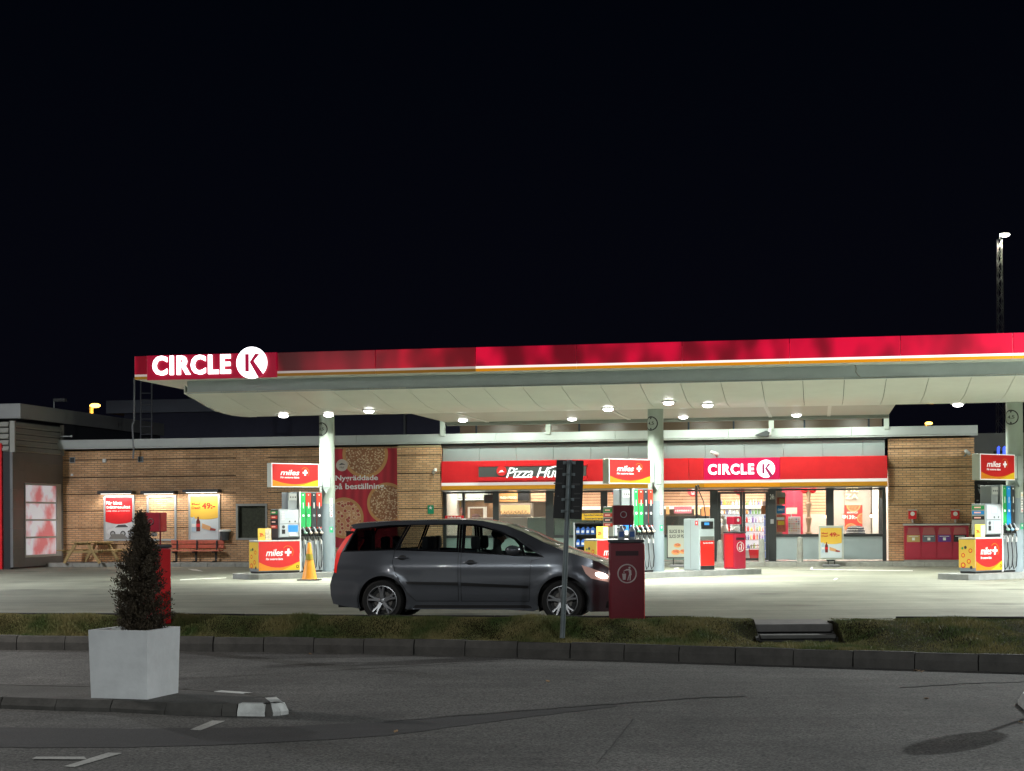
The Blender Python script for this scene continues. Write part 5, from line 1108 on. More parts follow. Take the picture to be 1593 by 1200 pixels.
        MB().tube([(mid + .0, Y0 - .06, 1.2), (mid + .01, Y0 - .08, 1.05), (mid + .015, Y0 - .05, .9), (mid + .03, Y0 - .07, .55), (mid + .02, Y0 - .05, .3), (mid + .0, Y0 - .0, .22), (mid - .03, Y0 + .02, .35), (mid - .03, Y0 + .04, .8), (mid - .01, Y0 + .05, 1.12)], .014).build('hose', hose_m, t, True)
        B('hose_sleeve', mat('sleeve_grey', (.45, .46, .45), .5), nz, mid - .025, mid + .02, Y0 - .09, Y0 - .05, .92, 1.06, .01)
        B('splash_panel', mat('splash_grey', (.30, .31, .30), .45), t, a + .02, b - .02, Y0 + .045, Y0 + .0585, zb + .05, 1.12)
    return t
pump(0, -9.26, 'grkr', -2.34, 1.30); pump(1, 0, 'grkr', -2.34, 1.28); pump(2, 9.33, 'gbk', -2.02, 1.12)
for i, cu in enumerate(COLU):
    x, y = isl_at(cu)
    t = thing('hanging_sign', ('red lit sign box on the left column over the pump with the cone', 'red lit sign box on the middle column beside the dark sign back', 'red lit sign box on the right hand column above the blue hose')[i], 'sign', (x, y, 0), AX, 'sign boxes over the pumps')
    a, b, z0, z1 = (-1.95, -.45, 2.50, 3.16) if i < 2 else (-1.88, -.42, 2.50, 3.16)
    B('sign_case', mat('sign_case', (.55, .58, .52), .45), t, a, b, -.29, -.05, z0, z1, .01); B('bright_rim', mil_w, t, a + .0, b, -.297, -.291, z0 + .002, z1 - .002); miles(t, a + .025, b - .025, z0 + .025, z1 - .025, -.302)
    B('end_case', mat('bracket_white', (.55, .6, .58), .4), t, b + .004, b + .12, -.28, -.06, z0 + .05, z1 - .04, .006); B('bracket_box', mat('bracket_grey', (.33, .39, .38), .45), t, b + .13, b + .36, -.3, -.215, z0 + .0, z1 - .02, .006)
    MB().prism([(b + .12, z0 - .001), (b + .36, z0 - .001), (b + .24, z0 - .17)][::-1], -.28, -.22, 'y').build('pointed_foot', mat('bracket_grey', ()), t); MB().tube([(b + .42, -.25, z0 + .28), (b + .43, -.25, z0 + .05), (b + .36, -.25, z0 - .01), (b + .26, -.25, z0 - .03)], .012).build('cable', mat('cable_grey', ()), t, True)
    # clearance mark wrapped round the column
    t = thing('height_sign', 'round 4,5 metre height mark wrapped round the ' + ('left', 'middle', 'right hand')[i] + ' column', 'height sign', (x, y, 0), AX, 'height marks on the columns')
    zc = 4.14; base = R(180 + 12); rc_ = .2165
    def wrap(a, y_, z): ang = base + a / .215; rr = rc_ + .004 - y_; return (rr * math.cos(ang), rr * math.sin(ang), z)
    n_ = 48; vs = []; fs = []
    for k in range(n_):
        th = 2 * math.pi * k / n_
        for r_ in (.165, .195): vs.append(wrap(r_ * math.cos(th), -.003, zc + r_ * math.sin(th)))
    fs = [(2 * k, 2 * ((k + 1) % n_), 2 * ((k + 1) % n_) + 1, 2 * k + 1) for k in range(n_)]; mb = MB(); mb.v = vs; mb.f = fs; mb.build('ring', black, t)
    letters('height_lettering', '4,5', black, t, -.09, .09, zc - .05, zc + .05, 0, .002, bold=.01, curve=wrap)
    for s_ in (-1, 1): mb = MB(); mb.v = [wrap(-.035, -.005, zc + s_ * .16), wrap(.035, -.005, zc + s_ * .16), wrap(0, -.005, zc + s_ * .11)]; mb.f = [(0, 1, 2) if s_ < 0 else (2, 1, 0)]; mb.build('arrow', black, t)
    # warning stickers
    t = thing('warning_stickers', 'strip of small warning stickers and a green sign on the ' + ('left', 'middle', 'right hand')[i] + ' column', 'sticker', (x, y, 0), AX, 'sticker strips on the columns')
    base = R(180 + 75 + 30 - 18)
    for k in range(4):
        z = 2.08 - k * .135; mb = MB(); mb.v = [wrap(-.04, -.004, z), wrap(.04, -.004, z), wrap(.04, -.004, z + .12), wrap(-.04, -.004, z + .12)]; mb.f = [(0, 1, 2, 3)]; p_ = mb.build('sticker', wtext, t)
        mb = MB(); mb.v = [wrap(-.025, -.006, z + .03), wrap(.025, -.006, z + .03), wrap(0, -.006, z + .09)]; mb.f = [(0, 1, 2)]; mb.build('symbol', (yel, dgrey, dgrey, redp)[k], p_)
    mb = MB(); mb.v = [wrap(-.055, -.004, 1.24), wrap(.055, -.004, 1.24), wrap(.055, -.004, 1.40), wrap(-.055, -.004, 1.40)]; mb.f = [(0, 1, 2, 3)]; p_ = mb.build('green_plate', mat('sticker_green', (.03, .40, .2), .5), t)
    mb = MB(); mb.v = [wrap(-.02, -.006, 1.31), wrap(.02, -.006, 1.31), wrap(.02, -.006, 1.37), wrap(-.02, -.006, 1.37)]; mb.f = [(0, 1, 2, 3)]; mb.build('symbol', wtext, p_)
# washer fluid dispenser on the middle island
x, y = isl_at(0)
def onaxis(t_): return (x + math.cos(AX) * t_, y + math.sin(AX) * t_)
p = onaxis(1.62)
t = thing('fluid_dispenser', 'pale blue grey washer fluid dispenser with a red front, right of the middle column', 'dispenser', (*p, .147), AX)
B('cabinet', blue_grey, t, -.30, .30, -.30, .30, .0, 1.42, .02); B('side_groove', greyp, t, -.302, -.3005, .02, .04, .05, 1.38); B('side_mark', redp, t, -.304, -.3005, -.26, -.16, 1.24, 1.36); B('mark_digit', wtext, t, -.306, -.3045, -.23, -.19, 1.27, 1.33)
B('front_screen', black, t, -.22, .24, -.312, -.3005, 1.14, 1.34, .003); B('screen_glow', lum('dispenser_screen', (.05, .3, .8), .9), t, -.1, .08, -.316, -.3125, 1.24, 1.31)
B('recess', mat('recess_grey', (.13, .14, .13), .6), t, -.25, .27, -.306, -.3005, .82, .93); B('red_front', mat('bright_red', (.65, .02, .015), .35), t, -.25, .27, -.32, -.3005, .12, .81, .004); letters('lettering', 'Spolarvätska', wtext, t, -.16, .22, .72, .77, -.321, .002, bold=.03); B('dark_foot', black, t, -.25, .27, -.316, -.3005, .02, .11)
MB().tube([(.33, -.1, 1.38), (.36, -.1, 1.3), (.35, -.1, 1.1)], [.02, .03, .02]).build('nozzle', blue_grey, t, True); MB().tube([(.35, -.1, 1.1), (.36, -.1, .8), (.34, -.1, .45), (.31, -.1, .5), (.31, -.1, .9)], .012).build('hose', hose_m, t, True); B('lid_cap', white, t, .305, .36, -.16, -.04, 1.30, 1.36, .01)
p = onaxis(.95 + .1); q_ = onaxis(1.0)
t = thing('hose_mast', 'thin dark mast with a hanging hose behind the washer fluid dispenser', 'hose mast', (*onaxis(2.02), .147), AX); MB().cyl(.035, 2.35, 10, at=(0, .5, 0)).build('mast', black, t, True); MB().tube([(0, .5, 2.3), (.1, .5, 2.2), (.28, .5, 1.9), (.35, .5, 1.5), (.33, .5, 1.2)], .014).build('hose', hose_m, t, True); MB().tube([(0, .5, 2.33), (.08, .5, 2.36), (.12, .5, 2.26)], .02).build('hook', black, t, True)
# waste bins
def bin_(lb, loc, rz, w=.5, d=.42, h=1.12, body=redd, top=redp, mast=-.1, icon=None, nm='waste_bin'):
    t = thing(nm, lb, 'waste bin', loc, rz, 'red waste bins')
    MB().box(-w / 2, w / 2, -d / 2, d / 2, .0, h, .025).build('bin_body', body, t, True); B('lit_side_panel', top, t, w / 2 + .001, w / 2 + .012, -d / 2 + .02, d / 2 - .02, .02, h - .02)  # brighter red plate on the right side: canopy light put into the colour
    B('lid', mat('lid_dark', (.05, .05, .06), .5), t, -w / 2 - .01, w / 2 + .01, -d / 2 - .01, d / 2 + .01, h + .001, h + .045, .012); B('lid_label', dgrey, t, -.1, .1, -d / 2 - .014, -d / 2 - .0105, h + .008, h + .04)
    B('slot', mat('slot_dark', (.04, .005, .012), .6), t, -.17, .17, -d / 2 - .004, -d / 2 + .001, h - .19, h - .12)
    y = -d / 2 - .003; zc = h * .62; wi = icon or mat('icon_white', (.6, .5, .5), .5)
    MB().torus(.135, .010, at=(0, y, zc), rot=rotm(rx=R(90)), n=32, m=6).build('icon_ring', wi, t)
    fig = [(.03, .0), (.02, .05), (-.02, .045), (-.055, .03), (-.05, .045), (-.01, .068), (.035, .07), (.06, .05), (.065, -.02), (.055, -.025), (.05, -.1), (.035, -.1), (.035, -.03), (.03, -.03), (.015, -.1), (.0, -.1)]
    flat('icon_person', wi, t, [(a, zc + b) for a, b in fig], y - .001, .003); flat('icon_head', wi, t, circ(.035, zc + .088, .016, 12), y - .001, .003); flat('icon_basket', wi, t, [(-.075, zc - .0), (-.015, zc - .0), (-.025, zc - .09), (-.065, zc - .09)][::-1], y - .001, .003); flat('icon_litter', wi, t, [(-.055, zc + .012), (-.04, zc + .008), (-.04, zc + .022), (-.052, zc + .024)], y - .001, .003)
    return t
edz = CRESTZ - .02
Yb = CY(1.6) - .0
bx_, by_ = (973.5 - PX) / F * 23.95, 23.95
t = bin_('dark red waste bin in front of the car bonnet', (bx_, by_, .03), R(1), w=.50, d=.34, h=1.20, body=mat('bin_wine_red', (.20, .012, .025), .55, noise=(3, .12)))
def towel(lb, loc, rz, h0, side=False, body=None):
    t = thing('towel_dispenser', lb, 'dispenser', loc, rz); B('dispenser_body', body or redd, t, -.15, .15, -.13, .13, h0 + .22, h0 + .52, .015); B('red_side', redp, t, .151, .158, -.11, .11, h0 + .23, h0 + .51)
    MB().torus(.045, .006, at=(0, -.132, h0 + .38), rot=rotm(rx=R(90)), n=18, m=6).build('round_symbol', steel, t); B('post', mat('post_red', (.25, .01, .02), .5), t, .09, .11, -.01, .01, 0, h0 + .22)
    MB().ball(.05, (-.0, 0, h0 + .18), (1.1, .8, .7)).build('paper', wtext, t, True); return t
D_ = D
t = towel('dark red towel dispenser box above the bin in front of the car', (bx_ - .02, by_ + .35, .0), R(1), 1.27, body=mat('bin_wine_red', ()))
for i_, (xx, mm) in enumerate(((-.07, wtext), (.09, wtext))):
    t = thing('wash_bottle', 'pale blue and white ' + ('cleaner pack' if i_ == 0 else 'sponge pack') + ' on the lid of the bin before the car', 'cleaning pack', (bx_ + xx, by_, .03 + 1.247)); MB().lathe([(.05, 0), (.055, .13), (.03, .17), (.02, .2)], 14).build('pack', mat('pack_pale', (.45, .52, .58), .3), t, True); B('pack_label', mat('pack_blue', (.05, .15, .45), .4), t, -.035, .035, -.058, -.05, .04, .12)
# left bin behind the conifer
Yl = 25.0; bx2 = (241 - PX) / F * Yl
t = bin_('red waste bin standing behind the conifer, left of the car', (bx2, Yl, .0), R(-48), w=.46, d=.30, h=1.18, body=redd)
t = towel('red towel dispenser box sticking out above the conifer', (bx2 - .02, Yl + .04, .04), R(-12), 1.18, body=redd)
t.location.x = (239 - PX) / F * Yl; t.location.z = .03
# island bin
p = onaxis(3.02); t = bin_('bright red waste bin at the right end of the middle pump island', (*p, .147), AX, w=.44, d=.44, h=1.0, body=mat('bin_bright_red', (.50, .012, .05), .4, noise=(2, .08)), icon=wtext)
B('chamfer', redp, t, -.226, -.221, -.16, .16, .05, .96)
t = thing('towel_dispenser', 'red towel dispenser with a white roll on the island end bin', 'dispenser', (*p, 1.196), AX); B('dispenser_body', MATS['bin_bright_red'], t, -.16, .16, -.12, .16, .2, .42, .02); B('post', redp, t, -.14, -.1, .08, .12, 0, .2); MB().tube([(-.08, -.02, .12), (.1, -.02, .12)], .07, 14).build('paper_roll', wtext, t, True); B('roll_holder', steel, t, -.1, .12, -.06, .06, .0, .04, .01); MB().prism(circ(.02, .32, .05, 16), -.124, -.1205, 'y').build('round_symbol', wtext, t)
# traffic cone
X, Y = G(481.5, 903, 0); t = thing('traffic_cone', 'tall orange traffic cone on the ground before the left pump', 'traffic cone', (X, Y, 0))
om = mat('cone_orange', (.80, .30, .02), .45, noise=(4, .08)); MB().box(-.30, .30, -.28, .28, .002, .035, .012).build('base_plate', mat('cone_base', (.05, .05, .05), .7), t); MB().lathe([(.21, .036), (.195, .06), (.105, .55), (.1, .56), (.045, .98), (.03, 1.0)], 24).build('cone_body', om, t, True); MB().lathe([(.112, .54), (.083, .70)], 24).build('reflective_band', mat('cone_band', (.35, .28, .02), .4), t, True)
# back of the sign on a leaning pole
Yp = 22.95; xb, yb = (873.5 - PX) / F * Yp, Yp
t = thing('sign_post', 'leaning grey pole with the dark back of a double sign, before the car', 'sign post', (xb, yb, -.06)); xtop, ztop = D(886, 716, Yp)
MB().tube([(0, 0, -.05), (xtop - xb, 0, ztop + .06)], .038, 14).build('pole', mat('galvanised_pole', (.20, .24, .25), .4, .5, noise=(8, .15)), t, True)
pts = [D(866, 716, Yp + .08), D(908, 717, Yp + .08), D(905, 808, Yp + .08), D(860, 806.5, Yp + .08)]
pts = [(a - xb, c + .06) for a, c in pts]; bk = mat('sign_back', (.016, .017, .018), .55, noise=(5, .25))
MB().prism(pts[::-1], .055, .075, 'y').build('sign_plate', bk, t)
for zf in (.12, .32, .54, .75, .95):
    z = pts[3][1] + (pts[0][1] - pts[3][1]) * zf; xc = (xtop - xb) * z / (ztop + .06); MB().torus(.052, .008, at=(xc, 0, z), n=16, m=6).box(xc - .09, xc + .09, .03, .054, z - .02, z + .02).build('clamp', mat('galvanised_pole', ()), t)
for (fx, fz, w, h) in ((-.15, .85, .12, .02), (-.15, .6, .12, .02), (-.14, .38, .03, .02), (.10, .58, .14, .03), (.13, .42, .09, .02), (.13, .34, .09, .02), (.13, .2, .09, .015), (.13, .12, .09, .02)):
    z = pts[3][1] + (pts[0][1] - pts[3][1]) * fz; xc = (xtop - xb) * z / (ztop + .06) + fx * 1.0; B('faint_mark', mat('faint_mark', (.07, .07, .07), .6), t, xc - w / 2, xc + w / 2, .051, .0545, z - h / 2, z + h / 2)
xc = 0

# ------------------------------------------------------------------ car wash building on the left
cw = sthing('car_wash', 'dark grey car wash building with louvres and a glazed door, far left', 'car wash', 0, 0)
uW = uA; v0 = 6.5; tile = mat('dark_tile', (.17, .17, .175), .45, noise=(1.5, .12)); zt_ = Z(30, 657, 7.2)
mb = MB(); z = GZ - .13
while z < Z(30, 706, v0) - .05:
    for k in range(4): mb.box(uW - .1, uW, v0 + k * 1.0 + .004, min(v0 + (k + 1) * 1.0, VS) - .004, z + .004, min(z + .62, Z(30, 706, v0)))
    z += .62
def side_box(name, m, v0, v1, z0, z1, x0=-.1, x1=.0, par=cw, b=0.): return B(name, m, par, uW + x0, uW + x1, v0, v1, z0, z1, b)
zl = Z(24, 703, v0); zl1 = 5.0
# side wall with an opening for the glazed door
dv0, dv1 = 7.15, 9.95; dz0, dz1 = .35, 2.62
def tiles(name, v0_, v1_, z0_, z1_):
    mb = MB(); z = z0_
    while z < z1_ - .02: mb.box(uW - .1, uW, v0_, v1_, z + .005, min(z + .66, z1_)); z += .66
    return mb.build(name, tile, cw)
# where is the door: follow the sight lines to the side plane
def side_v(px):
    xt = ray(px, 800)[0]; lo, hi = 0, 14
    for _ in range(50):
        m_ = (lo + hi) / 2; X, Y, _z = W(uW, m_)
        if X / Y < xt: lo = m_
        else: hi = m_
    return lo
va, vb_, vc_ = side_v(20), side_v(38), side_v(95); v0 = va
tiles('tile_wall', va, vb_, .05, zl); tiles('tile_wall', vb_ + .005, VS + 1, 2.95, zl); tiles('tile_wall', vc_, VS + .0, .05, 2.94); tiles('tile_wall', vb_ + .005, vc_ - .005, .05, .36)
B('front_wall', mat('front_dark', (.02, .022, .025), .6), cw, uW - 8, uW - .102, va + .0, va + .2, 0, 4.3); B('core', dgrey, cw, uW - 8, uW - .6, va + .2, VS + 12, 0, 4.35); B('bright_room_wall', mat('wash_room_wall', (.6, .3, .28), .7, noise=(.8, .4)), cw, uW - .598, uW - .55, vb_, vc_, .1, 3.0)
B('red_corner', redp, cw, uW - 8, uW - .35, va - .1, va - .005, 0, 4.25)
B('door_frame', mat('door_frame_silver', (.45, .47, .47), .4), cw, uW - .06, uW + .02, vb_ + .02, vc_ - .02, 2.86, 2.94); B('door_frame', MATS['door_frame_silver'], cw, uW - .06, uW + .02, vb_ + .02, vc_ - .02, .365, .45)
B('door_frame', MATS['door_frame_silver'], cw, uW - .06, uW + .02, vc_ - .36, vc_ - .02, .451, 2.859); B('door_frame', MATS['door_frame_silver'], cw, uW - .06, uW + .02, vb_ + .02, vb_ + .07, .451, 2.859)
for k in (1, 2, 3): z = .45 + 2.41 * k / 4; B('glazing_bar', MATS['door_frame_silver'], cw, uW - .05, uW + .01, vb_ + .071, vc_ - .361, z - .03, z + .03)
fgm = lum('frosted_lit_glass', (.9, .66, .62), .55)
nt_ = fgm.node_tree; 
q_ = nt_.nodes.new('ShaderNodeTexNoise'); q_.inputs['Scale'].default_value = 1.1; q_.inputs['Detail'].default_value = 4; tcx = nt_.nodes.new('ShaderNodeTexCoord'); nt_.links.new(tcx.outputs['Object'], q_.inputs['Vector'])
cr2 = nt_.nodes.new('ShaderNodeValToRGB'); e_ = cr2.color_ramp.elements; e_[0].position = .36; e_[0].color = (.55, .16, .17, 1); e_[1].position = .54; e_[1].color = (.62, .62, .66, 1)
nt_.links.new(q_.outputs['Fac'], cr2.inputs['Fac']); nt_.links.new(cr2.outputs['Color'], nt_.nodes['Principled BSDF'].inputs['Emission Color']); nt_.links.new(cr2.outputs['Color'], nt_.nodes['Principled BSDF'].inputs['Base Color'])
B('frosted_pane', fgm, cw, uW - .03, uW - .02, vb_ + .071, vc_ - .361, .451, 2.859)
# louvres
lv = mat('louvre_grey', (.34, .34, .31), .5, noise=(1.5, .06)); mb = MB(); n_ = 5; z0, z1 = zl + .02, zl + 1.05; va2 = va + .1
for k in range(n_): z = z0 + (z1 - z0) * k / n_; h_ = (z1 - z0) / n_; mb.prism([(0, z), (.07, z + .03), (.0, z + h_ - .03)], va2, VS - .2, 'y', at=(uW, 0, 0))
mb.build('louvre', lv, cw); B('louvre_post', lv, cw, uW - .1, uW + .08, va, va + .1, zl, z1); B('louvre_backing', dgrey, cw, uW - .1, uW - .002, va + .1, VS + .3, zl + .005, z1)
mb = MB()
for k in range(n_): z = z0 + (z1 - z0) * k / n_; h_ = (z1 - z0) / n_; mb.prism([(0, z), (-.07, z + .03), (.0, z + h_ - .03)][::-1], uW - 6, uW - .13, 'x', at=(0, va + .0, 0))
mb.build('louvre', lv, cw)
B('louvre_end', lv, cw, uW - .0, uW + .09, VS - .19, VS - .06, zl, z1 + .05)
# roof fascia
fz0, fz1 = z1 + .12, z1 + .12 + .5
rfm = mat('wash_fascia', (.36, .37, .38), .5, noise=(1, .05)); vf_ = va + .45
B('roof_fascia', rfm, cw, uW + .0, uW + .06, vf_, VS + 9.0, fz0, fz1, .006); B('roof_fascia', rfm, cw, uW - 9, uW - .002, vf_, vf_ + .06, fz0, fz1, .006); B('roof_sheet', dgrey, cw, uW - 9, uW - .002, vf_ + .061, VS + 9, fz0 + .02, fz1 - .05); B('upper_wall', mat('wash_upper_wall', (.05, .055, .07), .6), cw, uW - 5, uW - .12, VS + .31, VS + 9, zl, fz0 + .019)
B('fascia_underside', dgrey, cw, uW - 9, uW - .001, vf_ + .061, va + 1.2, fz0 - .02, fz0 + .018)
t = sthing('small_floodlight', 'tiny dark floodlight on the car wash roof edge', 'floodlight', *((lambda q: (q[0], 9.5, fz1))(UZ(84, 628, 9.5)))); MB().cyl(.02, .25, 8).build('stem', greyp, t); MB().box(.0, .45, -.1, .1, .22, .34, .03).build('head', dgrey, t)
t = sthing('pipe_bracket', 'short white pipe bracket at the end of the louvres', 'bracket', uW + .1, VS - .4, Z(110, 679, VS - .4)); MB().tube([(0, 0, 0), (.42, 0, 0)], .02).ball(.04, (.44, 0, 0)).build('arm', mat('bracket_white', ()), t)
# ------------------------------------------------------------------ dark hall behind, wall on the right, far lamps
hall = sthing('warehouse', 'dark flat roofed hall with a pale roof band behind the shop', 'building', 0, 0)
vh = 26.0; a = U(165, vh, 630); b = U(1100, vh, 640); zt_ = Z(240, 622, vh); zz_ = Z(240, 642, vh)
B('hall_wall', mat('hall_wall', (.16, .17, .26), .7, noise=(.4, .2)), hall, a + .8, b, vh + .2, vh + 12, 0, zz_ - .02); B('roof_band', mat('hall_band', (.6, .66, .78), .6, noise=(.6, .1)), hall, a, b, vh, vh + 12, zz_, zt_)
B('hall_pipe', greyp, hall, U(627, vh, 660) , U(627, vh, 660) + .1, vh + .05, vh + .19, 3, zz_ - .02)
rb = sthing('concrete_annex', 'plain grey annex wall right of the brick wall, behind the right hand column', 'building', 0, 0); va_ = 12.5
B('annex_wall', mat('annex_grey', (.16, .165, .15), .8, noise=(.8, .1)), rb, uE + .0, uE + 8, va_, va_ + 6, 0, Z(1545, 674, va_)); B('annex_dark_opening', black, rb, U(1512, va_ - .05, 800), uE + 6, va_ - .06, va_ - .005, GZ, Z(1530, 752, va_))
t = sthing('car_poster', 'black poster with a white sketched car front beside the right brick corner', 'poster', 0, 0); vq = 12.3
q = lambda px, py: UZ(px, py, vq); x0, x1 = q(1512, 780)[0], q(1536, 780)[0]; B('board', black, t, x0, x1, vq, vq + .04, GZ, q(1525, 750)[1])
car2 = [[(1521, 754), (1535, 756), (1536, 759), (1522, 758)], [(1521, 760), (1526, 762), (1529, 772), (1524, 768)], [(1527, 760), (1536, 760), (1536, 763), (1528, 762)], [(1526, 774), (1534, 773), (1533, 776), (1527, 776)], [(1519, 778), (1523, 778), (1522, 780), (1519, 780)]]
for pp_ in car2: flat('white_stroke', mat('stroke_white', (.5, .52, .55), .5), t, [q(*z) for z in pp_][::-1], vq - .002)
nm_ = lum('blue_neon', (.06, .12, .9), 1.6)
for x_ in (1553, 1562): t = sthing('neon_tube', 'short blue lit tube behind the right hand column' + (', left one' if x_ == 1553 else ', right one'), 'neon tube', 0, 0); MB().tube([(U(x_, 11.5, 700), 11.5, Z(x_, 709, 11.5)), (U(x_, 11.5, 700), 11.5, Z(x_, 697, 11.5)), (U(x_ + 2, 11.5, 700), 11.5, Z(x_, 695.5, 11.5))], .045).build('tube', nm_, t, True); B('bracket', dgrey, t, U(x_, 11.5, 700) - .03, U(x_, 11.5, 700) + .03, 11.55, 12.5, Z(x_, 703, 11.5), Z(x_, 701, 11.5))
# lattice mast with lamp
Ym = 75.0; xm, zm = D(1555, 367, Ym)
t = thing('lattice_mast', 'tall lattice mast with one bright lamp, upper right', 'light mast', (xm, Ym, 0)); mb = MB(); z = 0; w0 = .22
H = zm - .15
for sx_ in (-1, 1):
    for sy_ in (-1, 1): mb.tube([(sx_ * w0, sy_ * w0, 0), (sx_ * .09, sy_ * .09, H)], .009, 5)
k = 0
while z < H - .4:
    w_ = w0 + (.09 - w0) * z / H; w2 = w0 + (.09 - w0) * (z + .4) / H; s_ = 1 if k % 2 else -1
    for sy_ in (-1, 1): mb.tube([(-s_ * w_, sy_ * w_, z), (s_ * w2, sy_ * w2, z + .4)], .008, 4); mb.tube([(sy_ * w_, -s_ * w_, z), (sy_ * w2, s_ * w2, z + .4)], .008, 4)
    z += .4; k += 1
gal = mat('mast_steel', (.42, .44, .40), .5, .3); mb.build('lattice', gal, t)
xh, zh_ = D(1562, 366, Ym); MB().tube([(0, 0, H), (.0, 0, H + .15), (xh - xm, -.1, zh_ - EYE + EYE + .06)], .03).build('arm', gal, t); lm3 = lum('mast_lamp_glow', (1, .97, .85), 14); MB().ball(.19, (xh - xm, -.1, zh_), (1.25, 1, .55)).build('lamp_head', lm3, t, True); MB().ball(.18, (xh - xm, -.1, zh_ + .06), (1.2, 1, .5)).build('hood', dgrey, t, True)
lamp('mast_light', (xh - xm, -.1, zh_ - .25), P_FAR, 'SPOT', 150, (1, .96, .85), parent=t)
lamp('mast_spill', (xh - xm - .3, -.9, zh_ - .1), 5, 'POINT', .1, (1, .96, .85), parent=t)
def lowlamp(lb, px, py, Y, py2, s=1.):
    X, z = D(px, py, Y); t = thing('street_lamp', lb, 'street lamp', (X, Y, 0)); MB().tube([(0, 0, 0), (0, 0, z)], .09 * s).build('lamp_pole', lum('sodium_lit_pole', (.9, .45, .03), .55) if False else mat('pale_pole', (.5, .45, .3), .5), t); MB().ball(.16 * s, (.18 * s, -.05, z + .02), (1.5, 1, .6)).build('lamp_head', lum('sodium_glow', (1, .55, .10), 7), t, True)
    lamp('sodium_light', (.16 * s, -.45, z - .35), 35, 'POINT', .15, (1, .5, .08), parent=t)
lowlamp('small orange street lamp behind the car wash roof', 142, 632, 78, 650, 1.1); lowlamp('small orange street lamp above the right brick wall', 1440, 659.5, 80, 665, .8); lowlamp('orange lamp seen under the link roof above the right of the parapet', 1340, 665, 62, 668, .8)
# street lamps on the viewer's side of the road, and an added fill lamp
def street(lb, x, y, h, power, col, ax):
    t = thing('street_lamp', lb, 'street lamp', (x, y, ROADZ if y < 24 else 0)); MB().tube([(0, 0, 0), (0, 0, h), (ax * .3, 0, h + .25), (ax * 1.0, 0, h + .3)], [.09, .06, .05, .04]).build('lamp_pole', steel, t, True); B('lamp_head', dgrey, t, ax * 1.0 - .3, ax * 1.0 + .3, -.14, .14, h + .27, h + .36, .02); B('lamp_lens', lum('street_glow', (1, .95, .88), 60), t, ax - .25, ax + .25, -.16, .16, h + .18, h + .268)
    lamp('street_light', (ax, 0, h + .17), power, 'AREA', .45, col, parent=t, sy=.25)
street('street lamp behind the viewer on the left', -9, -4, 8, P_STREET * .75, (.93, 1, 1), 1)
street('street lamp behind the viewer on the right', 9, 1, 8, P_STREET * .7, (.93, .98, 1), -1)
street('street lamp far behind the viewer, left of the road', -15, -9, 8, P_STREET * .3, (1, .95, .9), 1)
street('street lamp far behind the viewer, near the middle', -5, -16, 8, P_STREET * .3, (1, .95, .9), 1)
street('street lamp beyond the right edge, throwing the sign shadow', 16.6, 31.5, 8, P_STREET * 2.0, (.96, 1, .98), -.6)
street('added fill lamp on the lot, unseen left of the view', -21, 40, 8, P_STREET * 1.2, (.94, .97, 1), .8)  # fill lamp added out of view to brighten left wall, car wash and forecourt
street('street lamp on the road bend left of the view', -14, 22, 8, P_STREET * .35, (1, .95, .9), .8)

# ------------------------------------------------------------------ the car (x forward from the rear axle, y to the far side, near side is -y)
def car_pt(px, py): return ((px - 593) / 98.9, (968.5 - py) / 100.5)
OUT = [(551, 947), (530, 944.5), (510.4, 940.7), (506.8, 928), (506, 911), (508.5, 901), (513.5, 890), (514.5, 872), (517, 857.5), (526, 843), (536, 829), (541, 819), (537, 816.5), (541, 815.2), (554, 813.5), (596, 811.6), (637, 810.4), (680, 809.2), (720, 808.8), (747, 811), (783, 818), (811, 828.5), (847, 846.2), (874, 858), (902, 866.3), (929, 876.5), (948, 888), (963, 898), (974, 909), (978, 920), (978, 932), (974, 944), (964, 950), (940, 952), (914, 952)]
REAR = [(913, 940)]
def arch(cx, cz, r, a0, a1, n=22): return [(cx + r * math.cos(a0 + (a1 - a0) * i / n), cz + r * math.sin(a0 + (a1 - a0) * i / n)) for i in range(n + 1)]
out = [car_pt(*p) for p in OUT]
RW, FW, ZW = 0.0, 2.83, .33
front_arch = arch(FW, ZW + .005, .385, R(-20), R(200)); rear_arch = arch(RW, ZW + .005, .385, R(-20), R(200))
sill = [(828, 951), (790, 949), (740, 948.5), (632, 948.5)]
poly = out + front_arch + [car_pt(*p) for p in sill] + rear_arch
poly = poly[::-1] if sum(poly[i - 1][0] * poly[i][1] - poly[i][0] * poly[i - 1][1] for i in range(len(poly))) < 0 else poly
def topz(x):
    tp = [p for p in out[13:30]]; return interp([(a, b) for a, b in tp], x)
def ss(a, b, x): t = min(1, max(0, (x - a) / (b - a))); return t * t * (3 - 2 * t)
def halfw(x, z):
    bl = 1.07 + .0 * x - .03 * x                         # belt height
    w = .885
    w *= 1 - .055 * ss(.62, .2, z) - .008 * math.exp(-((z - .52) / .05) ** 2)
    w *= 1 + .008 * math.exp(-((z - .86) / .06) ** 2)
    if z > .80: w -= .045 * ((z - .80) / .3) ** 1.6 if z < 1.1 else .045 + .36 * (z - 1.1) + .25 * max(0, z - 1.45)
    if x < .1: t = min(1, (.1 - x) / 1.0); w *= 1 - .20 * t ** 2.2
    if x > 2.6: t = min(1, (x - 2.6) / 1.32); w *= 1 - .42 * t ** 2.3
    for c in (RW, FW):                                    # flared arches
        d = math.hypot(x - c, z - ZW); w += .018 * math.exp(-((d - .42) / .05) ** 2)
    return w
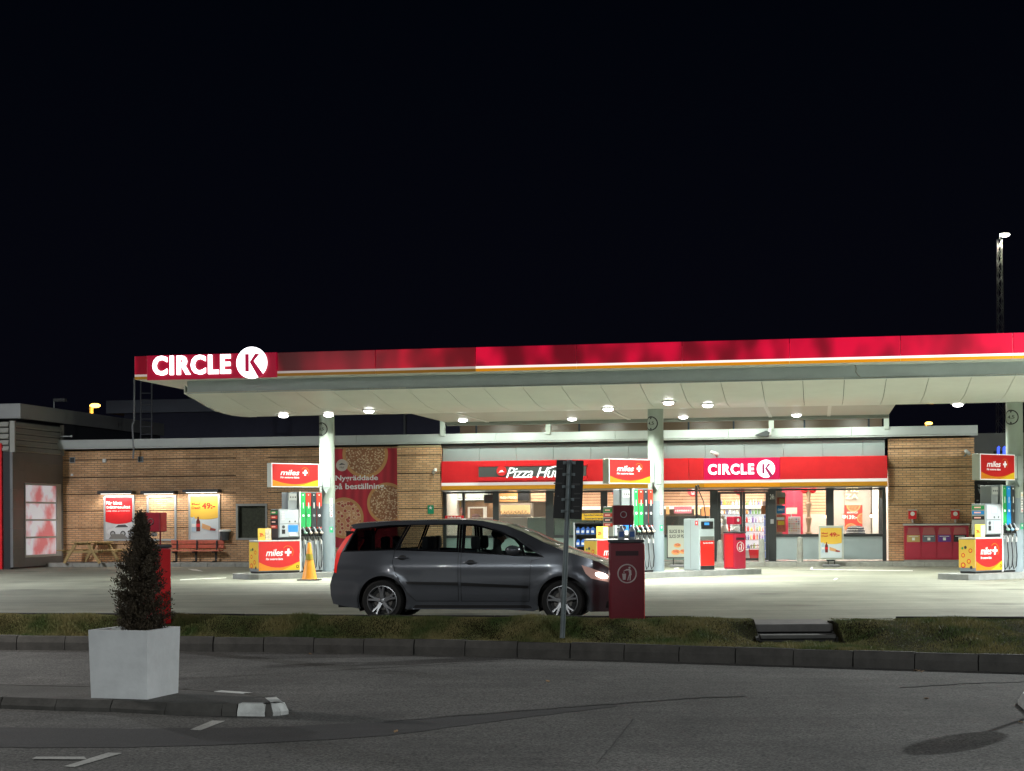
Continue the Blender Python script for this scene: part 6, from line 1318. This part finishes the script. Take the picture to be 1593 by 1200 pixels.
GL = {
 'quarter_window': [(531.5, 857), (549, 823.5), (600, 818.3), (628.5, 817.2), (612, 853.5), (606, 854.3)],
 'rear_window': [(619, 853.5), (636, 817.2), (708.5, 817.3), (709, 857), (660, 855.3)],
 'front_window': [(722, 858.2), (722.5, 818.6), (735, 819.3), (747, 821.5), (774, 829), (798, 840.5), (809, 852.6), (814, 865)],
 'corner_window': [(816, 864), (812, 849), (822, 854), (841, 866.5)]}
GL = {k: [car_pt(*p) for p in v] for k, v in GL.items()}
DOOR = {'rear_door': [(712.8, 936), (646, 936), (634, 925), (623, 908), (615, 894), (609, 876), (612, 857.5), (613.5, 855), (633.5, 814.8), (712.8, 814.5)],
        'front_door': [(822, 936), (716.5, 936), (716.5, 815), (735, 815.7), (749, 818), (776, 825.5), (800, 837), (822, 848.3), (838, 860), (845, 868.5), (826, 873), (824.5, 887)]}
DOOR = {k: [car_pt(*p) for p in v] for k, v in DOOR.items()}
DOOR['rear_door'] = [(x, min(z, topz(x) - .045)) for x, z in DOOR['rear_door']]; DOOR['front_door'] = [(x, min(z, topz(x) - .045)) for x, z in DOOR['front_door']]
HEAD_ = [car_pt(*p) for p in [(902, 880), (915, 884), (946, 897), (966, 905), (968, 914), (944, 907), (916, 900.5), (908, 893)]]
TAIL = [car_pt(*p) for p in [(541, 821.5), (546, 823), (533, 845), (524, 862), (519, 880), (517.5, 892), (513.7, 891), (514.6, 873), (517, 858.5), (526, 844), (536, 829)]]
MOLD = [car_pt(*p) for p in [(630.5, 905), (712.5, 906.2), (712.5, 911), (633, 909)]]; MOLD2 = [car_pt(*p) for p in [(717, 906.5), (821, 911.5), (821, 915.5), (717, 911.2)]]
def inside(p, q):
    x, z = p; c = False
    for i in range(len(q)):
        (x1, z1), (x2, z2) = q[i - 1], q[i]
        if (z1 > z) != (z2 > z) and x < (x2 - x1) * (z - z1) / (z2 - z1) + x1: c = not c
    return c
def dense(q, d=.05):
    o = []
    for i in range(len(q)):
        a, b = q[i], q[(i + 1) % len(q)]; k = max(1, int(math.dist(a, b) / d))
        for j in range(k): o.append((a[0] + (b[0] - a[0]) * j / k, a[1] + (b[1] - a[1]) * j / k))
    return o
loops = [('outline', dense(poly))]
for k, v in GL.items(): loops.append((k, dense(v)))
for k, v in DOOR.items(): loops.append((k, dense(v))); loops.append((k + '_in', dense(inset(v, .008))))
SUR = [car_pt(*p) for p in [(528, 858.8), (547.5, 822), (600, 816.6), (720, 816.0), (736, 816.8), (749, 819.4), (776, 827), (801, 838.6), (813, 848), (844, 867.8), (800, 865.2), (715, 860), (609, 856.2)]]
loops += [('surround', dense(SUR)), ('headlight', dense(HEAD_)), ('tail_light', dense(TAIL)), ('moulding', dense(MOLD)), ('moulding2', dense(MOLD2))]
vs2 = []; ed = []
for nm, q in loops:
    o = len(vs2); vs2 += [Vector(p) for p in q]; ed += [(o + i, o + (i + 1) % len(q)) for i in range(len(q))]
gx_ = np.arange(-.9, 3.95, .055); gz_ = np.arange(.15, 1.62, .05)
for i, x in enumerate(gx_):
    for j, z in enumerate(gz_):
        if inside((x, z), poly): vs2.append(Vector((x + (.02 if j % 2 else 0), z)))
V2, E2, F2 = delaunay_2d_cdt(vs2, ed, [], 0, 1e-5)[:3]
ld = dict(loops); ld['rear_door_o'] = ld['rear_door']; parts = {}
def cls(c):
    if not inside(c, ld['outline']): return None
    for k in ('quarter_window', 'rear_window', 'front_window', 'corner_window'):
        if inside(c, ld[k]): return k
    for k in ('headlight', 'tail_light'):
        if inside(c, ld[k]): return k
    if inside(c, ld['moulding']) : return 'moulding'
    if inside(c, ld['moulding2']): return 'moulding2'
    for k in ('rear_door', 'front_door'):
        if inside(c, ld[k]): return ('surround_' + k if inside(c, ld['surround']) else k) if inside(c, ld[k + '_in']) else 'gap'
    if inside(c, ld['surround']): return 'surround'
    return 'body'
for f in F2:
    c = (sum(V2[i].x for i in f) / len(f), sum(V2[i].y for i in f) / len(f)); k = cls(c)
    if k: parts.setdefault(k, []).append(tuple(f))
def side_mesh(keys, side, off=0., fn=None):
    mb = MB(); ix = {}
    for k in keys:
        for f in parts.get(k, []):
            g = []
            for i in f:
                if i not in ix:
                    ix[i] = len(mb.v); x, z = V2[i].x, V2[i].y; w = halfw(x, z) + off; mb.v.append((x, side * w, z))
                g.append(ix[i])
            a, b, c = (Vector(mb.v[g[0]]), Vector(mb.v[g[1]]), Vector(mb.v[g[2]])); nn = (b - a).cross(c - a)
            mb.f.append(tuple(g) if nn.y * side > 0 else tuple(g[::-1]))
    return mb
paint = mat('car_paint_graphite', (.14, .152, .175), .25, .45, coat=1.0)
cglass = glass('car_glass', (.80, .86, .86), .05); pglass = glass('car_privacy_glass', (.10, .11, .11), .06)
gloss = mat('car_gloss_black', (.012, .012, .014), .15)
trim = mat('car_black_trim', (.012, .012, .013), .45); rubber = mat('tyre_rubber', (.012, .012, .012), .8, bump=(40, .3)); alloy = mat('alloy_rim', (.42, .43, .45), .3, .8)
inner = mat('car_interior_dark', (.012, .012, .014), .8)
th = math.atan2(.45, 2.79)
rx_, ry_ = -2.03, 25.03
car = thing('parked_car', 'dark graphite family car with dipped headlight on, facing right in front of the pumps', 'car', (rx_ + math.sin(th) * .87, ry_ + math.cos(th) * .87, 0), -th)
for side in (-1, 1):
    b_ = side_mesh(['body'], side).build('body', paint, car, True)
    side_mesh(['surround'], side, -.001).build('window_surround', gloss, b_, True)
    side_mesh(['gap'], side, -.012).build('door_gap', trim, b_)
    for k in ('rear_door', 'front_door'):
        d = side_mesh([k], side).build('door', paint, car, True)
        side_mesh(['surround_' + k], side, -.001).build('window_surround', gloss, d, True)
        side_mesh(['moulding' if k == 'rear_door' else 'moulding2'], side, .012).build('side_moulding', trim, d, True)
        hx, hz = car_pt(625, 868.5) if k == 'rear_door' else car_pt(732, 876.3)
        w = halfw(hx, hz) * side
        MB().ball(.062, (hx, w, hz), (1.1, .12, .8), 14, 8).build('handle_cup', trim, d, True)
        MB().tube([(hx - .11, w + side * .004, hz + .006), (hx - .07, w + side * .03, hz + .01), (hx + .05, w + side * .03, hz + .002), (hx + .10, w + side * .004, hz)], .011).build('handle', paint, d, True)
        side_mesh(['rear_window' if k == 'rear_door' else 'front_window'], side, -.012).build('window', cglass, d, True)
    side_mesh(['tail_light'], side, -.03).build('lamp_back', trim, b_); MB().box(-.62, -.50, side * .45, side * .69, .9, 1.42).build('pillar_trim', inner, b_)
    side_mesh(['quarter_window'], side, -.008).build('quarter_window', glass('car_rear_glass', (.30, .32, .32), .05), car, True); side_mesh(['corner_window'], side, -.008).build('corner_window', cglass, car, True)
    tl = side_mesh(['tail_light'], side, .004).build('tail_light', lum('tail_lamp_red', (.85, .02, .012), .50), car, True)
    hl = side_mesh(['headlight'], side, .002).build('headlight', lum('headlamp_housing', (.75, .45, .38), .28), car, True)
    bx2_, bz2_ = car_pt(930, 895.5); MB().ball(.1, (bx2_, side * (halfw(bx2_, bz2_) - .01), bz2_), (1.15, .55, .42), 16, 10, rot=rotm(ry=R(17))).build('bulb', lum('headlamp_bulb', (1, .93, .88), 9), hl, True)
    mx_, mz_ = car_pt(798, 856.5); MB().ball(.12, (mx_, side * (halfw(mx_, mz_) + .10), mz_), (1.0, .75, .62), 16, 10).build('mirror_shell', paint, car, True).name = 'side_mirror'
    MB().tube([(mx_ + .12, side * (halfw(mx_, mz_) - .02), mz_ - .03), (mx_ + .02, side * (halfw(mx_, mz_) + .06), mz_ - .03)], .025).build('mirror_arm', trim, car, True)
    fx, fz = car_pt(943, 930); MB().ball(.05, (fx + .02, side * (halfw(fx + .02, fz) - .005), fz), (1, .3, 1.1), 14, 8).build('fog_lamp', trim, car, True)
# top skin: roof, screens, bonnet
TOPP = [p for p in out[13:31]]
def skin(xs_, name, m, nacross=12, par=car, off=0., crown=.05):
    mb = MB(); n = nacross
    for x in xs_:
        z = topz(x); w = halfw(x, z)
        cr_ = crown if x < 2.0 else crown * .8
        for j in range(n + 1):
            t = -1 + 2 * j / n; mb.v.append((x + .06 * (1 - t * t) * (1 if x > 2.6 else 0), w * t, z + cr_ * (1 - t * t) * .5 + off))
    for i in range(len(xs_) - 1):
        for j in range(n): a = i * (n + 1) + j; mb.f.append((a, a + n + 1, a + n + 2, a + 1))
    return mb.build(name, m, par, True)
lin = lambda a, b, n: [a + (b - a) * i / n for i in range(n + 1)]
x_roof0, x_ws, x_cowl = car_pt(541, 0)[0], car_pt(783, 0)[0], car_pt(862, 0)[0]
skin(lin(x_roof0, x_ws, 24), 'roof', paint); skin(lin(x_ws, x_cowl, 8), 'windscreen', glass('screen_glass', (.35, .38, .38), .10)); skin(lin(x_cowl, out[27][0], 14), 'bonnet', paint)
# nose and tail
def wrap_end(idx, name, m, bulge):
    mb = MB(); n = 12; pts = [out[i] for i in idx]
    for (x, z) in pts:
        w = halfw(x, z)
        for j in range(n + 1): t = -1 + 2 * j / n; mb.v.append((x + bulge * (1 - t * t), w * t, z))
    for i in range(len(pts) - 1):
        for j in range(n): a = i * (n + 1) + j; mb.f.append((a, a + 1, a + n + 2, a + n + 1))
    return mb.build(name, m, car, True)
wrap_end(range(27, 35), 'front_bumper', paint, .12); wrap_end(range(0, 9), 'rear_bumper', paint, -.05); wrap_end(range(8, 12), 'tailgate_window', pglass, -.03); wrap_end(range(11, 14), 'roof_spoiler', paint, -.04)
for side in (-1, 1):                                 # grille and number plate
    pass
gr = MB(); 
for k in range(4): gr.box(3.93, 3.985, -.45, .45, .55 + k * .05, .575 + k * .05)
gr.build('grille', trim, car); B('number_plate', white, car, 3.99, 4.0, -.26, .26, .38, .49); B('number_plate', white, car, -.95, -.94, -.26, .26, .7, .81)
# floor, wheel wells, seats
fl = MB().box(-.75, 3.7, -.70, .70, .22, .32).box(.45, 2.38, -.84, .84, .22, .30).box(.42, 2.38, -.80, -.76, .3, .95).box(.42, 2.38, .76, .80, .3, .95); fl.build('floor_pan', inner, car)
for c in (RW, FW):
    for s_ in (-1, 1):
        mb = MB(); aa = arch(c, ZW + .005, .40, R(-25), R(205), 18); o = len(mb.v)
        for (x, z) in aa: mb.v += [(x, s_ * .86, z), (x, s_ * .50, z)]
        mb.f = [(2 * i, 2 * i + 1, 2 * i + 3, 2 * i + 2) for i in range(len(aa) - 1)]; mb.f.append(tuple(range(1, 2 * len(aa), 2))); mb.build('wheel_well', trim, car, True)
def wheel(x, s_):
    wl2 = MB().lathe([(.235, -.10), (.30, -.105), (.322, -.08), (.33, -.03), (.33, .03), (.322, .08), (.30, .105), (.235, .10), (.23, .0), (.235, -.10)], 48, at=(x, s_ * .775, ZW), rot=rotm(rx=R(90)), cap=False).build('wheel', rubber, car, True)
    rot = rotm(rx=R(90)) if s_ < 0 else rotm(rx=R(-90))
    c = (x, s_ * .775, ZW)
    rim = MB().lathe([(.225, .06), (.236, .10), (.238, .108), (.228, .11), (.222, .10), (.21, .03), (.205, -.08)], 48, cap=False).lathe([(.0001, .085), (.032, .088), (.05, .08), (.06, .03)], 20, cap=False)
    for k in range(5):
        a = math.pi / 2 + k * 2 * math.pi / 5 + .06
        for d in (-1, 1):
            a1 = a + d * .10; a2 = a + d * .26
            p0 = Vector((.04 * math.cos(a + d * .35), .04 * math.sin(a + d * .35), .072)); p1 = Vector((.13 * math.cos(a1), .13 * math.sin(a1), .085)); p2 = Vector((.225 * math.cos(a2 * 1 if False else a + d * .17), .225 * math.sin(a + d * .17), .10))
            rim.tube([p0, p1, p2], [.030, .026, .022], 6)
    # rim mesh is turned onto the wheel
    mb = MB(); mb.add(rim.v, rim.f, c, rot); mb.build('rim', alloy, wl2, True)
    br_ = MB(); br_.lathe([(.145, .0), (.145, .02)], 28, at=c, rot=rot); br_.build('brake_disc', mat('brake_steel', (.18, .17, .16), .4, .7), wl2, True)
    hb_ = MB(); hb_.lathe([(.20, -.02), (.20, -.01)], 28, at=c, rot=rot); hb_.build('hub_back', trim, wl2)
for c in (RW, FW):
    for s_ in (-1, 1): wheel(c, s_)
seat_m = mat('seat_cloth', (.014, .014, .016), .9)
for (x, y) in ((.05, -.4), (.05, .4), (.72, -.42), (.72, 0), (.72, .42), (1.50, -.40), (1.50, .40)):
    s_ = MB().box(-.02, .5, -.22, .22, .42, .56, .06).box(-.12, .06, -.22, .22, .5, 1.08, .06).box(-.16, -.05, -.14, .14, 1.12, 1.33, .05).box(-.10, -.08, -.05, .05, 1.05, 1.15)
    s_.build('seat', seat_m, car, True).location = (x, y, 0)
MB().box(2.12, 2.6, -.76, .76, .6, .98, .08).build('dashboard', inner, car, True); MB().torus(.18, .015, at=(2.05, .38, .98), rot=rotm(ry=R(65)), n=24).build('steering_wheel', trim, car, True)
# driver
def figure():
    me = bpy.data.meshes.new('person_body')
    V = [(0, 0, .62), (-.02, 0, .85), (-.01, 0, 1.06), (.01, 0, 1.16), (.03, 0, 1.24), (.045, 0, 1.33), (0, .17, 1.06), (.12, .24, .86), (.36, .14, .93), (0, -.17, 1.06), (.12, -.24, .86), (.36, -.14, .93), (.10, .1, .58), (.50, .12, .60), (.62, .12, .30), (.10, -.1, .58), (.50, -.12, .60), (.62, -.12, .30), (.06, 0, 1.26)]
    E = [(0, 1), (1, 2), (2, 3), (3, 4), (4, 5), (2, 6), (6, 7), (7, 8), (2, 9), (9, 10), (10, 11), (0, 12), (12, 13), (13, 14), (0, 15), (15, 16), (16, 17)]
    rad = [.15, .15, .15, .06, .085, .075, .07, .05, .035, .07, .05, .035, .09, .07, .05, .09, .07, .05, .05]
    me.from_pydata(V[:18], E, []); o = bpy.data.objects.new('person', me); COL.objects.link(o)
    o.modifiers.new('skin', 'SKIN'); o.modifiers.new('sub', 'SUBSURF').levels = 2
    for i, sv in enumerate(me.skin_vertices[0].data): sv.radius = (rad[i], rad[i]); sv.use_root = (i == 0)
    dg = bpy.context.evaluated_depsgraph_get(); m2 = bpy.data.meshes.new_from_object(o.evaluated_get(dg)); o.modifiers.clear(); o.data = m2
    m2.polygons.foreach_set('use_smooth', [True] * len(m2.polygons)); return o
dr = figure(); dr.data.materials.clear(); dr.data.materials.append(mat('driver_dark_clothes', (.05, .045, .045), .8))
dr.parent = None
ca, sa_ = math.cos(-th), math.sin(-th); lx, ly = 1.60, .38
dr.location = (car.location.x + ca * lx - sa_ * ly, car.location.y + sa_ * lx + ca * ly, 0.0); dr.rotation_euler.z = -th
tag(dr, 'person in a dark knitted cap at the wheel of the car', 'person')
MB().ball(.088, (.052, 0, 1.30), (1.1, .85, 1.25), 16, 12).build('face', mat('skin_tone', (.32, .19, .13), .6), dr, True); MB().ball(.018, (.150, 0, 1.285), (1, .7, 1.2)).build('nose', MATS['skin_tone'], dr, True)
MB().ball(.107, (.03, 0, 1.355), (1.1, .95, .85), 16, 10).build('cap', mat('dark_cap', (.012, .012, .014), .9), dr, True)
for s_ in (-1, 1): MB().ball(.02, (.035, s_ * .085, 1.29), (.7, .4, 1.2)).build('ear', MATS['skin_tone'], dr, True); MB().ball(.010, (.138, s_ * .032, 1.315)).build('eye', trim, dr, True)
lamp('headlight_beam', (3.75, -.55, .68), 20, 'SPOT', 60, (1, .95, .9), rot=(R(88), 0, R(-90)), parent=car)
